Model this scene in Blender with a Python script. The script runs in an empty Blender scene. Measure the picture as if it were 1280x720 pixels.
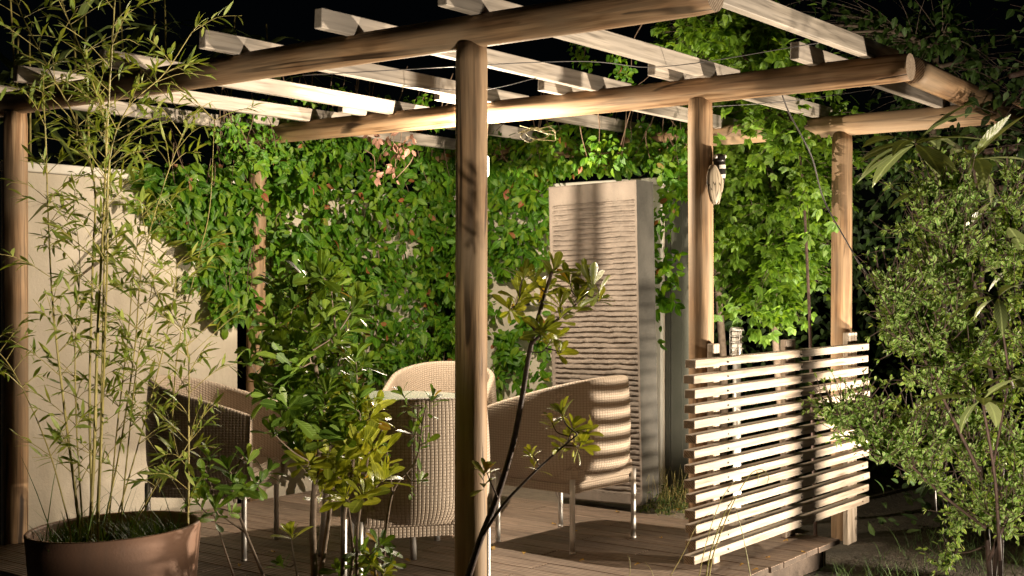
import bpy, bmesh, math, random
import numpy as np
from mathutils import Vector, Matrix, noise

random.seed(11)
rng = np.random.default_rng(7)
scene = bpy.context.scene
COL = scene.collection
R = math.radians

# ----------------------------------------------------------------- camera model / frames
F, HZ, CH = 1575.0, 357.0, 1.32          # focal length in photo pixels, horizon row, eye height above the deck
def P(x, y, Z):
    """point seen at photo pixel (x, y), Z metres away"""
    return Vector(((x - 640) * Z / F, Z, CH + (HZ - y) * Z / F))
O = Vector((-0.151, 4.668, 0.0))
ANG = math.atan2(-0.606, 0.795)
SA = Vector((math.cos(ANG), math.sin(ANG), 0))   # along the beams
VA = Vector((-math.sin(ANG), math.cos(ANG), 0))  # along the rafters
def W(s, v, z=0.0):
    return O + SA * s + VA * v + Vector((0, 0, z))
GROUND = -0.14

# ----------------------------------------------------------------- materials
def new_mat(name):
    m = bpy.data.materials.new(name); m.use_nodes = True
    nt = m.node_tree; nt.nodes.clear()
    out = nt.nodes.new('ShaderNodeOutputMaterial')
    return m, nt, out
def N(nt, kind, **kw):
    n = nt.nodes.new(kind)
    for k, v in kw.items():
        if k.startswith('i_'):
            key = k[2:]
            key = int(key) if key.isdigit() else key.replace('_', ' ')
            n.inputs[key].default_value = v
        else:
            setattr(n, k, v)
    return n
def ramp(nt, stops):
    r = nt.nodes.new('ShaderNodeValToRGB')
    e = r.color_ramp.elements
    while len(e) < len(stops): e.new(0.5)
    for el, (p, c) in zip(e, stops):
        el.position = p; el.color = (c[0], c[1], c[2], 1)
    return r
def mixc(nt, fac, a, b, mode='MIX'):
    m = nt.nodes.new('ShaderNodeMix'); m.data_type = 'RGBA'; m.blend_type = mode
    L = nt.links
    for inp, val in ((m.inputs[0], fac), (m.inputs[6], a), (m.inputs[7], b)):
        if hasattr(val, 'is_linked'): L.new(val, inp)
        elif isinstance(val, (int, float)): inp.default_value = val
        else: inp.default_value = (val[0], val[1], val[2], 1)
    return m.outputs[2]
def math_(nt, op, a, b=0.0, c=None):
    m = nt.nodes.new('ShaderNodeMath'); m.operation = op
    for i, v in enumerate((a, b, c)):
        if v is None: continue
        if hasattr(v, 'is_linked'): nt.links.new(v, m.inputs[i])
        else: m.inputs[i].default_value = v
    return m.outputs[0]
def coords(nt, scale, kind='Object', rand=True):
    tc = N(nt, 'ShaderNodeTexCoord')
    src = tc.outputs[kind]
    if rand:
        oi = N(nt, 'ShaderNodeObjectInfo')
        k = math_(nt, 'MULTIPLY', oi.outputs['Random'], 37.0)
        va = N(nt, 'ShaderNodeVectorMath', operation='ADD')
        nt.links.new(src, va.inputs[0]); nt.links.new(k, va.inputs[1]); src = va.outputs[0]
    mp = N(nt, 'ShaderNodeMapping'); mp.inputs['Scale'].default_value = scale
    nt.links.new(src, mp.inputs['Vector'])
    return mp.outputs[0]
def noise_(nt, vec, scale, detail=4, rough=0.55, dist=0.0):
    n = N(nt, 'ShaderNodeTexNoise', i_Scale=scale, i_Detail=detail, i_Roughness=rough, i_Distortion=dist)
    nt.links.new(vec, n.inputs['Vector']); return n.outputs['Fac']
def finish(nt, out, color, rough=0.6, bump=None, bstr=0.3, bdist=0.01, spec=0.4, metal=0.0, **kw):
    b = N(nt, 'ShaderNodeBsdfPrincipled')
    for key, v in (('Base Color', color), ('Roughness', rough), ('Specular IOR Level', spec), ('Metallic', metal)):
        if hasattr(v, 'is_linked'): nt.links.new(v, b.inputs[key])
        elif isinstance(v, (int, float)): b.inputs[key].default_value = v
        else: b.inputs[key].default_value = (v[0], v[1], v[2], 1)
    for k, v in kw.items(): b.inputs[k].default_value = v
    if bump is not None:
        bp = N(nt, 'ShaderNodeBump', i_Strength=bstr, i_Distance=bdist)
        nt.links.new(bump, bp.inputs['Height']); nt.links.new(bp.outputs[0], b.inputs['Normal'])
    nt.links.new(b.outputs[0], out.inputs['Surface'])
    return b

def wood(name, c0, c1, c2, axis='Z', fine=55, rough=0.62, knots=True, cracks=True, weather=None):
    m, nt, out = new_mat(name)
    k = 0.045
    sc = (1, 1, k) if axis == 'Z' else ((k, 1, 1) if axis == 'X' else (1, k, 1))
    v = coords(nt, sc)
    g1 = noise_(nt, v, 14, 3, 0.5, 1.2)
    g2 = noise_(nt, v, fine * 2.2, 4, 0.6, 0.4)
    g3 = noise_(nt, coords(nt, (1, 1, 1)), 2.3, 3)
    # growth bands: distorted waves along the grain
    wv = N(nt, 'ShaderNodeTexWave', wave_type='RINGS' if axis == 'Z' else 'BANDS', i_Scale=7.0, i_Distortion=9.0, i_Detail=2.0, i_Detail_Scale=1.1)
    wv.rings_direction = 'Z'
    if wv.wave_type == 'BANDS': wv.bands_direction = 'Z'
    sc2 = tuple(1.0 if a != k else 0.13 for a in sc)
    nt.links.new(coords(nt, sc2), wv.inputs['Vector'])
    f = math_(nt, 'ADD', math_(nt, 'MULTIPLY', g1, 0.55), math_(nt, 'MULTIPLY', g2, 0.35))
    f = math_(nt, 'ADD', f, math_(nt, 'MULTIPLY', wv.outputs['Fac'], 0.16))
    r = ramp(nt, [(0.40, c0), (0.53, c1), (0.67, c2)]); nt.links.new(f, r.inputs[0])
    col = r.outputs[0]
    gl = noise_(nt, coords(nt, tuple(1.0 if a != k else 0.10 for a in sc)), 4.2, 2, 0.4, 0.3)
    pp = math_(nt, 'PINGPONG', math_(nt, 'MULTIPLY', gl, 26.0), 1.0)
    lr = ramp(nt, [(0.0, (0.58,) * 3), (0.30, (0.95,) * 3), (1.0, (1.05,) * 3)]); nt.links.new(pp, lr.inputs[0])
    col = mixc(nt, 0.5, col, lr.outputs[0], 'MULTIPLY')
    st = noise_(nt, v, 75, 2, 0.5)
    sr = ramp(nt, [(0.34, (0.55,) * 3), (0.48, (1, 1, 1)), (0.7, (1.08,) * 3)]); nt.links.new(st, sr.inputs[0])
    col = mixc(nt, 1.0, col, sr.outputs[0], 'MULTIPLY')
    bmp = math_(nt, 'ADD', math_(nt, 'MULTIPLY', g2, 0.6), math_(nt, 'MULTIPLY', wv.outputs['Fac'], 0.25))
    if knots:
        vo = N(nt, 'ShaderNodeTexVoronoi', i_Scale=5.0); 
        ks = tuple(1.0 if a != k else 0.42 for a in sc)
        nt.links.new(coords(nt, ks), vo.inputs['Vector'])
        kr = ramp(nt, [(0.0, (1, 1, 1)), (0.10, (0.75,) * 3), (0.17, (0, 0, 0))]); nt.links.new(vo.outputs['Distance'], kr.inputs[0])
        col = mixc(nt, math_(nt, 'MULTIPLY', kr.outputs[0], 0.75), col, tuple(x * 0.35 for x in c0))
    if cracks:
        cn = noise_(nt, coords(nt, tuple(1.0 if a != k else 0.05 for a in sc)), 9, 1, 0.3, 0.0)
        cm = noise_(nt, coords(nt, tuple(1.0 if a != k else 0.35 for a in sc)), 3.0, 2)
        cd = math_(nt, 'ADD', math_(nt, 'ABSOLUTE', math_(nt, 'SUBTRACT', cn, 0.5)), math_(nt, 'MULTIPLY', math_(nt, 'MAXIMUM', math_(nt, 'SUBTRACT', 0.53, cm), 0.0), 0.6))
        rr = ramp(nt, [(0.0, (0, 0, 0)), (0.006, (0, 0, 0)), (0.014, (1, 1, 1))]); nt.links.new(cd, rr.inputs[0])
        col = mixc(nt, rr.outputs[0], tuple(x * 0.22 for x in c0), col)
        bmp = math_(nt, 'ADD', bmp, rr.outputs[0])
    if weather:
        wr = ramp(nt, [(0.42, (0, 0, 0)), (0.66, (0.8,) * 3)]); nt.links.new(g3, wr.inputs[0])
        col = mixc(nt, wr.outputs[0], col, weather)
    finish(nt, out, col, rough, bmp, 0.35, 0.004, 0.3)
    return m
M = {}
M['log'] = wood('treated pine log', (0.21, 0.118, 0.06), (0.35, 0.215, 0.115), (0.47, 0.31, 0.18), weather=(0.29, 0.21, 0.135))
M['rafter'] = wood('planed grey pine', (0.32, 0.275, 0.225), (0.45, 0.39, 0.325), (0.53, 0.465, 0.395), axis='Y', weather=(0.36, 0.32, 0.28), cracks=False)
M['slat'] = wood('pale larch slat', (0.25, 0.195, 0.145), (0.38, 0.315, 0.25), (0.46, 0.39, 0.32), axis='Y', weather=(0.33, 0.285, 0.235), cracks=False)
M['fpost'] = wood('pale square post', (0.29, 0.23, 0.17), (0.40, 0.33, 0.26), (0.48, 0.40, 0.33), axis='Z', cracks=False)

def mat_endgrain():
    m, nt, out = new_mat('end grain')
    v = coords(nt, (1, 1, 1), rand=True)
    n1 = noise_(nt, v, 60, 5, 0.7)
    vo = N(nt, 'ShaderNodeTexWave', wave_type='RINGS', i_Scale=42.0, i_Distortion=3.0, i_Detail=2.0)
    vo.rings_direction = 'SPHERICAL'
    nt.links.new(v, vo.inputs['Vector'])
    f = math_(nt, 'ADD', math_(nt, 'MULTIPLY', n1, 0.7), math_(nt, 'MULTIPLY', vo.outputs['Fac'], 0.35))
    r = ramp(nt, [(0.25, (0.13, 0.09, 0.06)), (0.55, (0.33, 0.25, 0.18)), (0.8, (0.46, 0.37, 0.28))]); nt.links.new(f, r.inputs[0])
    finish(nt, out, r.outputs[0], 0.8, f, 0.4, 0.004)
    return m
M['end'] = mat_endgrain()

def mat_deck():
    m, nt, out = new_mat('brown deck boards')
    geo = N(nt, 'ShaderNodeNewGeometry')
    v = coords(nt, (0.06, 1, 1), rand=False)
    g = noise_(nt, v, 70, 4, 0.6, 0.3)
    g0 = noise_(nt, coords(nt, (1, 1, 1), rand=False), 1.6, 4)
    r = ramp(nt, [(0.33, (0.13, 0.09, 0.066)), (0.52, (0.26, 0.19, 0.145)), (0.72, (0.37, 0.285, 0.225))]); nt.links.new(g, r.inputs[0])
    rp = ramp(nt, [(0.0, (0.68,) * 3), (1.0, (1.12,) * 3)]); nt.links.new(geo.outputs['Random Per Island'], rp.inputs[0])
    col = mixc(nt, 1.0, r.outputs[0], rp.outputs[0], 'MULTIPLY')
    dr = ramp(nt, [(0.45, (0, 0, 0)), (0.75, (0.5,) * 3)]); nt.links.new(g0, dr.inputs[0])
    col = mixc(nt, dr.outputs[0], col, (0.17, 0.14, 0.115))
    # ribs milled along every board
    sep = N(nt, 'ShaderNodeSeparateXYZ'); tc = N(nt, 'ShaderNodeTexCoord'); nt.links.new(tc.outputs['Object'], sep.inputs[0])
    rib = math_(nt, 'SINE', math_(nt, 'MULTIPLY', sep.outputs[1], 2 * math.pi / 0.0232))
    rc = ramp(nt, [(0.0, (0.45,) * 3), (0.35, (1, 1, 1))]); nt.links.new(math_(nt, 'MULTIPLY_ADD', rib, 0.5, 0.5), rc.inputs[0])
    col = mixc(nt, 1.0, col, rc.outputs[0], 'MULTIPLY')
    h = math_(nt, 'ADD', math_(nt, 'MULTIPLY', rib, 0.5), math_(nt, 'MULTIPLY', g, 0.6))
    finish(nt, out, col, 0.58, h, 0.6, 0.005, 0.35)
    return m
M['deck'] = mat_deck()

MN = 1
def mat_noise(name, c0, c1, scale=6, rough=0.8, bstr=0.25, bdist=0.006, fine=90, stain=None, spec=0.3):
    m, nt, out = new_mat(name)
    v = coords(nt, (1, 1, 1))
    a = noise_(nt, v, scale, 6, 0.6); b = noise_(nt, v, fine, 4, 0.6)
    r = ramp(nt, [(0.3, c0), (0.7, c1)]); nt.links.new(a, r.inputs[0])
    col = r.outputs[0]
    if stain:
        st = noise_(nt, coords(nt, (1, 1, 0.22)), 5.5, 5, 0.65)
        sr = ramp(nt, [(0.52, (0, 0, 0)), (0.75, (0.6,) * 3)]); nt.links.new(st, sr.inputs[0])
        col = mixc(nt, sr.outputs[0], col, stain)
    h = math_(nt, 'ADD', math_(nt, 'MULTIPLY', a, 0.5), b)
    finish(nt, out, col, rough, h, bstr, bdist, spec)
    return m
M['stucco'] = mat_noise('cream render', (0.56, 0.50, 0.405), (0.68, 0.615, 0.51), 3.2, 0.9, 0.45, 0.006, 75, stain=(0.47, 0.41, 0.32))
M['whitepaint'] = mat_noise('white paint', (0.72, 0.68, 0.60), (0.80, 0.77, 0.70), 4, 0.6, 0.15, 0.003, 60, stain=(0.6, 0.54, 0.45))
M['olive'] = mat_noise('grey green boards', (0.075, 0.078, 0.062), (0.12, 0.12, 0.098), 3, 0.7)
M['concrete'] = mat_noise('cast concrete', (0.17, 0.142, 0.120), (0.26, 0.218, 0.185), 5, 0.85, 0.5, 0.006, 70, stain=(0.13, 0.115, 0.10))
M['concrete_shade'] = mat_noise('shaded concrete', (0.06, 0.057, 0.05), (0.11, 0.103, 0.09), 5, 0.9, 0.5, 0.006, 70, stain=(0.05, 0.052, 0.042))  # darker copy of the concrete, shade of the sides put into the colour
M['terracotta'] = mat_noise('terracotta plastic', (0.23, 0.13, 0.085), (0.29, 0.165, 0.11), 3, 0.6, 0.3, 0.003, 120, stain=(0.15, 0.11, 0.085), spec=0.35)
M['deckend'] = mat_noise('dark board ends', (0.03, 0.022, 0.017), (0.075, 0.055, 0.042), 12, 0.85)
M['soil'] = mat_noise('dark soil', (0.025, 0.018, 0.012), (0.07, 0.05, 0.034), 14, 0.95, 0.9, 0.02, 60)
M['ground'] = mat_noise('garden earth', (0.03, 0.026, 0.018), (0.075, 0.062, 0.045), 5, 0.95, 0.9, 0.03, 40)
M['sand'] = mat_noise('sandy gravel', (0.16, 0.13, 0.10), (0.27, 0.225, 0.18), 18, 0.95, 0.9, 0.01, 120)
M['bark'] = mat_noise('grey brown bark', (0.10, 0.072, 0.05), (0.23, 0.175, 0.13), 30, 0.85, 0.6, 0.004, 140)
M['darkbark'] = mat_noise('dark red brown bark', (0.035, 0.022, 0.017), (0.10, 0.062, 0.048), 40, 0.6, 0.6, 0.003, 160)
M['culm'] = mat_noise('yellow green culm', (0.22, 0.19, 0.055), (0.36, 0.30, 0.10), 10, 0.45, 0.1, 0.002)
M['vinestem'] = mat_noise('brown vine stem', (0.11, 0.07, 0.045), (0.22, 0.15, 0.10), 30, 0.8)
M['black'] = mat_noise('black glazed clay', (0.014, 0.012, 0.011), (0.03, 0.026, 0.024), 20, 0.35, 0.1, 0.002)
M['wire'] = mat_noise('grey cable', (0.09, 0.085, 0.085), (0.15, 0.14, 0.14), 10, 0.45)
M['yellowcable'] = mat_noise('yellow twine', (0.22, 0.185, 0.08), (0.32, 0.27, 0.12), 10, 0.6)
M['paleglaze'] = mat_noise('white glaze', (0.66, 0.62, 0.55), (0.76, 0.72, 0.66), 10, 0.35, 0.1, 0.002)

def mat_plain(name, c, rough=0.5, metal=0.0, spec=0.4):
    m, nt, out = new_mat(name)
    v = coords(nt, (1, 1, 1)); a = noise_(nt, v, 25, 4)
    r = ramp(nt, [(0.3, (max(0.03, rough - 0.06),) * 3), (0.7, (rough + 0.08,) * 3)]); nt.links.new(a, r.inputs[0])
    finish(nt, out, c, r.outputs[0], a, 0.04, 0.002, spec, metal)
    return m
M['steel'] = mat_plain('brushed steel', (0.62, 0.60, 0.57), 0.45, 0.75)
M['darkplastic'] = mat_plain('black plastic', (0.02, 0.02, 0.02), 0.45)

def mat_wicker():
    m, nt, out = new_mat('woven wicker')
    tc = N(nt, 'ShaderNodeTexCoord'); sep = N(nt, 'ShaderNodeSeparateXYZ'); nt.links.new(tc.outputs['UV'], sep.inputs[0])
    pu, pv = 0.0165, 0.0125
    nz = noise_(nt, coords(nt, (1, 1, 1), 'UV', rand=False), 9, 3)
    un = math_(nt, 'ADD', math_(nt, 'MULTIPLY', sep.outputs[0], 1 / pu), math_(nt, 'MULTIPLY', nz, 0.35))
    vn = math_(nt, 'ADD', math_(nt, 'MULTIPLY', sep.outputs[1], 1 / pv), math_(nt, 'MULTIPLY', nz, 0.3))
    fu = math_(nt, 'ABSOLUTE', math_(nt, 'SUBTRACT', math_(nt, 'FRACT', un), 0.5))   # 0 mid cell .. 0.5 edge
    fv = math_(nt, 'ABSOLUTE', math_(nt, 'SUBTRACT', math_(nt, 'FRACT', vn), 0.5))
    # over-under parity
    par = math_(nt, 'MODULO', math_(nt, 'ADD', math_(nt, 'FLOOR', un), math_(nt, 'FLOOR', vn)), 2.0)
    hu = math_(nt, 'SUBTRACT', 1.0, math_(nt, 'POWER', math_(nt, 'MULTIPLY', fu, 2.0), 4.0))
    hv = math_(nt, 'SUBTRACT', 1.0, math_(nt, 'POWER', math_(nt, 'MULTIPLY', fv, 2.0), 4.0))
    h = math_(nt, 'MULTIPLY', hu, hv)
    h = math_(nt, 'ADD', h, math_(nt, 'MULTIPLY', par, 0.12))
    r = ramp(nt, [(0.05, (0.235, 0.18, 0.135)), (0.45, (0.44, 0.36, 0.285)), (1.0, (0.53, 0.435, 0.345))]); nt.links.new(h, r.inputs[0])
    col = mixc(nt, math_(nt, 'MULTIPLY', nz, 0.5), r.outputs[0], (0.36, 0.29, 0.225))
    finish(nt, out, col, 0.6, h, 0.5, 0.005, 0.3)
    return m
M['wicker'] = mat_wicker()

def mat_glass():
    m, nt, out = new_mat('frosted table glass')
    a = noise_(nt, coords(nt, (1, 1, 1)), 12, 3)
    r = ramp(nt, [(0.3, (0.40, 0.43, 0.37)), (0.7, (0.47, 0.50, 0.43))]); nt.links.new(a, r.inputs[0])
    b = finish(nt, out, r.outputs[0], 0.22, spec=0.5)
    b.inputs['Transmission Weight'].default_value = 0.35
    return m
M['glass'] = mat_glass()

def mat_emit(name, c, s):
    m, nt, out = new_mat(name)
    a = noise_(nt, coords(nt, (1, 1, 1)), 8, 2)
    b = finish(nt, out, (0.8, 0.76, 0.7), 0.5)
    b.inputs['Emission Color'].default_value = (c[0], c[1], c[2], 1)
    nt.links.new(math_(nt, 'ADD', math_(nt, 'MULTIPLY', a, 0.2 * s), s * 0.9), b.inputs['Emission Strength'])
    return m
M['glow'] = mat_emit('lit lamp glass', (1.0, 0.86, 0.66), 6.0)

def leafmat(name, dark, mid, light, accent=None, rough=0.38, trans=0.32, margin=None, rib=0.35, tint=(1.35, 1.25, 0.55), pa=0.97, spec=0.45):
    m, nt, out = new_mat(name)
    geo = N(nt, 'ShaderNodeNewGeometry')
    stops = [(0.0, dark), (0.5, mid), (0.9, light)]
    if accent: stops += [(pa - 0.005, light), (pa, accent)]
    r = ramp(nt, stops); nt.links.new(geo.outputs['Random Per Island'], r.inputs[0])
    tc = N(nt, 'ShaderNodeTexCoord'); sep = N(nt, 'ShaderNodeSeparateXYZ'); nt.links.new(tc.outputs['UV'], sep.inputs[0])
    av = math_(nt, 'ABSOLUTE', math_(nt, 'SUBTRACT', sep.outputs[1], 0.5))
    nz = noise_(nt, coords(nt, (1, 1, 1), rand=False), 30, 3)
    col = mixc(nt, math_(nt, 'MULTIPLY', nz, 0.55), r.outputs[0], dark)
    # midrib and side veins
    rb = ramp(nt, [(0.0, (1, 1, 1)), (0.035, (1, 1, 1)), (0.07, (0, 0, 0))]); nt.links.new(av, rb.inputs[0])
    col = mixc(nt, math_(nt, 'MULTIPLY', rb.outputs[0], rib), col, tuple(min(1, x * 1.9 + 0.05) for x in mid))
    vein = math_(nt, 'SINE', math_(nt, 'MULTIPLY', math_(nt, 'SUBTRACT', sep.outputs[0], math_(nt, 'MULTIPLY', av, 0.55)), 62.0))
    if margin:
        mg = ramp(nt, [(0.22, (0, 0, 0)), (0.32, (1, 1, 1))]); nt.links.new(math_(nt, 'ADD', av, math_(nt, 'MULTIPLY', math_(nt, 'SUBTRACT', nz, 0.5), 0.25)), mg.inputs[0])
        col = mixc(nt, mg.outputs[0], col, margin)
    b = N(nt, 'ShaderNodeBsdfPrincipled', i_Roughness=rough)
    b.inputs['Specular IOR Level'].default_value = spec
    nt.links.new(col, b.inputs['Base Color'])
    bp = N(nt, 'ShaderNodeBump', i_Strength=0.25, i_Distance=0.002); nt.links.new(vein, bp.inputs['Height']); nt.links.new(bp.outputs[0], b.inputs['Normal'])
    t = N(nt, 'ShaderNodeBsdfTranslucent'); nt.links.new(mixc(nt, 1.0, col, tint, 'MULTIPLY'), t.inputs['Color'])
    mx = N(nt, 'ShaderNodeMixShader', i_0=trans)
    nt.links.new(b.outputs[0], mx.inputs[1]); nt.links.new(t.outputs[0], mx.inputs[2]); nt.links.new(mx.outputs[0], out.inputs['Surface'])
    return m
M['l_vine'] = leafmat('creeper leaves', (0.038, 0.125, 0.008), (0.105, 0.26, 0.012), (0.24, 0.38, 0.025), (0.52, 0.12, 0.08), rough=0.42, trans=0.40, pa=0.985)
M['l_vinedry'] = leafmat('creeper leaves turning red', (0.30, 0.16, 0.11), (0.40, 0.22, 0.17), (0.48, 0.30, 0.22), (0.60, 0.50, 0.38), rough=0.5, pa=0.7, tint=(1.1, 0.95, 0.8))
M['l_bamboo'] = leafmat('bamboo leaves', (0.15, 0.22, 0.035), (0.27, 0.35, 0.07), (0.42, 0.46, 0.12), rough=0.42, trans=0.42, rib=0.2)
M['l_shrub'] = leafmat('glossy shrub leaves', (0.055, 0.11, 0.014), (0.115, 0.20, 0.024), (0.20, 0.28, 0.04), (0.42, 0.22, 0.03), rough=0.40, trans=0.32, pa=0.985)
M['l_lamplit'] = leafmat('lamplit yellow green leaves', (0.17, 0.21, 0.022), (0.30, 0.33, 0.035), (0.40, 0.40, 0.055), (0.5, 0.27, 0.03), rough=0.3, trans=0.32, pa=0.97)  # yellower leaf copy with lamp light put into the colour
M['l_sap'] = leafmat('olive sapling leaves', (0.085, 0.115, 0.016), (0.17, 0.20, 0.026), (0.29, 0.28, 0.04), (0.45, 0.25, 0.03), rough=0.32, trans=0.32, pa=0.95)
M['l_varieg'] = leafmat('cream edged small leaves', (0.13, 0.28, 0.045), (0.23, 0.40, 0.075), (0.36, 0.50, 0.13), rough=0.35, trans=0.36, margin=(0.54, 0.62, 0.30), rib=0.1)
M['l_tree'] = leafmat('fresh green tree leaves', (0.08, 0.17, 0.015), (0.15, 0.29, 0.028), (0.24, 0.39, 0.045), rough=0.45, trans=0.38)
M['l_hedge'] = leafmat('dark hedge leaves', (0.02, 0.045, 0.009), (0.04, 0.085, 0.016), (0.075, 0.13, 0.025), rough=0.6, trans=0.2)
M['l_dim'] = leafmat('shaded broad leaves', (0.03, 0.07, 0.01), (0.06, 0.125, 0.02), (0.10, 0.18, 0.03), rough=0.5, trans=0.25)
M['l_big'] = leafmat('long leathery leaves', (0.11, 0.14, 0.05), (0.20, 0.24, 0.085), (0.32, 0.36, 0.15), rough=0.36, trans=0.22, rib=0.6)
M['l_reed'] = leafmat('tall reed leaves', (0.08, 0.115, 0.03), (0.14, 0.19, 0.05), (0.22, 0.27, 0.08), rough=0.5, trans=0.25, rib=0.3)
M['l_grass'] = leafmat('grass blades', (0.035, 0.075, 0.015), (0.07, 0.13, 0.025), (0.14, 0.19, 0.05), rough=0.5, trans=0.3, rib=0.1)
M['l_drygrass'] = leafmat('straw coloured grass', (0.30, 0.30, 0.09), (0.42, 0.38, 0.16), (0.5, 0.44, 0.24), rough=0.5, trans=0.3, rib=0.1)
M['l_fallen'] = leafmat('fallen yellow leaves', (0.34, 0.18, 0.03), (0.46, 0.27, 0.04), (0.55, 0.36, 0.06), rough=0.5, trans=0.2)

# wing: pale clay with dark veins
def mat_wing():
    m, nt, out = new_mat('veined pale wing')
    tc = N(nt, 'ShaderNodeTexCoord'); mp = N(nt, 'ShaderNodeMapping'); mp.inputs['Scale'].default_value = (1.7, 6.0, 1)
    nt.links.new(tc.outputs['UV'], mp.inputs['Vector'])
    vo = N(nt, 'ShaderNodeTexVoronoi', feature='DISTANCE_TO_EDGE', i_Scale=1.0); nt.links.new(mp.outputs[0], vo.inputs['Vector'])
    r = ramp(nt, [(0.0, (0.06, 0.045, 0.03)), (0.025, (0.10, 0.08, 0.055)), (0.06, (0.46, 0.38, 0.28))]); nt.links.new(vo.outputs['Distance'], r.inputs[0])
    finish(nt, out, r.outputs[0], 0.4, r.outputs[0], 0.3, 0.002)
    return m
M['wing'] = mat_wing()

# ----------------------------------------------------------------- object helpers
def tag(o, label=None, cat=None, group=None, kind=None):
    if label: o['label'] = label
    if cat: o['category'] = cat
    if group: o['group'] = group
    if kind: o['kind'] = kind
    return o
def empty(name, loc=(0, 0, 0), rz=0.0, label=None, cat=None, group=None):
    o = bpy.data.objects.new(name, None); COL.objects.link(o)
    o.location = loc; o.rotation_euler = (0, 0, rz); o.empty_display_size = 0.1
    return tag(o, label, cat, group)
def link(name, me, mats, parent=None, loc=(0, 0, 0), rot=(0, 0, 0)):
    o = bpy.data.objects.new(name, me); COL.objects.link(o)
    for m in (mats if isinstance(mats, (list, tuple)) else [mats]): me.materials.append(M[m])
    o.location = loc; o.rotation_euler = rot
    if parent is not None: o.parent = parent
    return o
def from_np(name, verts, faces, mats, parent=None, uv=None, smooth=True, loc=(0, 0, 0), rot=(0, 0, 0), fmat=None):
    """faces: list of tuples or (n,4) array of quads"""
    me = bpy.data.meshes.new(name)
    if isinstance(faces, np.ndarray):
        nf, k = faces.shape
        me.vertices.add(len(verts)); me.vertices.foreach_set('co', np.asarray(verts, np.float32).ravel())
        me.loops.add(nf * k); me.loops.foreach_set('vertex_index', faces.astype(np.int32).ravel())
        me.polygons.add(nf); me.polygons.foreach_set('loop_start', np.arange(0, nf * k, k, dtype=np.int32))
        me.update(calc_edges=True)
    else:
        me.from_pydata([tuple(v) for v in verts], [], faces)
    if uv is not None:
        l = me.uv_layers.new(name='UVMap')
        idx = np.empty(len(me.loops), np.int32); me.loops.foreach_get('vertex_index', idx)
        l.data.foreach_set('uv', np.asarray(uv, np.float32)[idx].ravel())
    if smooth: me.polygons.foreach_set('use_smooth', np.ones(len(me.polygons), bool))
    if fmat is not None: me.polygons.foreach_set('material_index', np.asarray(fmat, np.int32))
    me.validate(clean_customdata=False); me.update()
    return link(name, me, mats, parent, loc, rot)
def from_bm(name, bm, mats, parent=None, loc=(0, 0, 0), rot=(0, 0, 0), smooth=False):
    me = bpy.data.meshes.new(name); bmesh.ops.recalc_face_normals(bm, faces=bm.faces); bm.to_mesh(me); bm.free()
    if smooth: me.polygons.foreach_set('use_smooth', np.ones(len(me.polygons), bool))
    return link(name, me, mats, parent, loc, rot)
def box(bm, lo, hi, bev=0.003, mat=0, cut=None):
    r = bmesh.ops.create_cube(bm, size=1.0)
    vs = r['verts']
    for v in vs:
        for i in range(3): v.co[i] = lo[i] if v.co[i] < 0 else hi[i]
    if cut: cut(vs)
    fs = {f for v in vs for f in v.link_faces}
    for f in fs: f.material_index = mat
    if bev > 0:
        es = list({e for v in vs for e in v.link_edges})
        b = bmesh.ops.bevel(bm, geom=es, offset=bev, segments=1, affect='EDGES', profile=0.5)
    return fs
def spline(pts, n=8):
    pts = [Vector(p) for p in pts]
    if len(pts) == 2: return [pts[0].lerp(pts[1], i / n) for i in range(n + 1)]
    out = []
    q = [pts[0] * 2 - pts[1]] + pts + [pts[-1] * 2 - pts[-2]]
    for i in range(1, len(q) - 2):
        p0, p1, p2, p3 = q[i - 1:i + 3]
        for k in range(n):
            t = k / n
            out.append(0.5 * ((2 * p1) + (p2 - p0) * t + (2 * p0 - 5 * p1 + 4 * p2 - p3) * t * t + (3 * p1 - p0 - 3 * p2 + p3) * t ** 3))
    out.append(pts[-1]); return out
class Tubes:
    def __init__(s): s.v = []; s.f = []
    def add(s, pts, r0, r1=None, sides=7, cap=True):
        r1 = r0 if r1 is None else r1
        n = len(pts); base = len(s.v)
        d = (pts[1] - pts[0]).normalized()
        a = d.orthogonal().normalized()
        for i, p in enumerate(pts):
            d = (pts[min(i + 1, n - 1)] - pts[max(i - 1, 0)])
            d = d.normalized() if d.length > 1e-9 else Vector((0, 0, 1))
            a = (a - d * a.dot(d)); a = a.normalized() if a.length > 1e-6 else d.orthogonal().normalized()
            b = d.cross(a)
            t = i / (n - 1)
            r = r0(t) if callable(r0) else r0 + (r1 - r0) * t
            for k in range(sides):
                an = 2 * math.pi * k / sides
                s.v.append(p + a * (math.cos(an) * r) + b * (math.sin(an) * r))
        for i in range(n - 1):
            for k in range(sides):
                k2 = (k + 1) % sides
                s.f.append((base + i * sides + k, base + i * sides + k2, base + (i + 1) * sides + k2, base + (i + 1) * sides + k))
        if cap:
            s.f.append(tuple(base + k for k in reversed(range(sides)))); s.f.append(tuple(base + (n - 1) * sides + k for k in range(sides)))
    def build(s, name, mat, parent=None, origin=None):
        o = Vector(origin) if origin is not None else Vector((0, 0, 0))
        if parent is not None and origin is None: o = parent.location
        ob = from_np(name, [v - o for v in s.v], s.f, mat, parent)
        if parent is None: ob.location = o
        return ob

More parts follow.
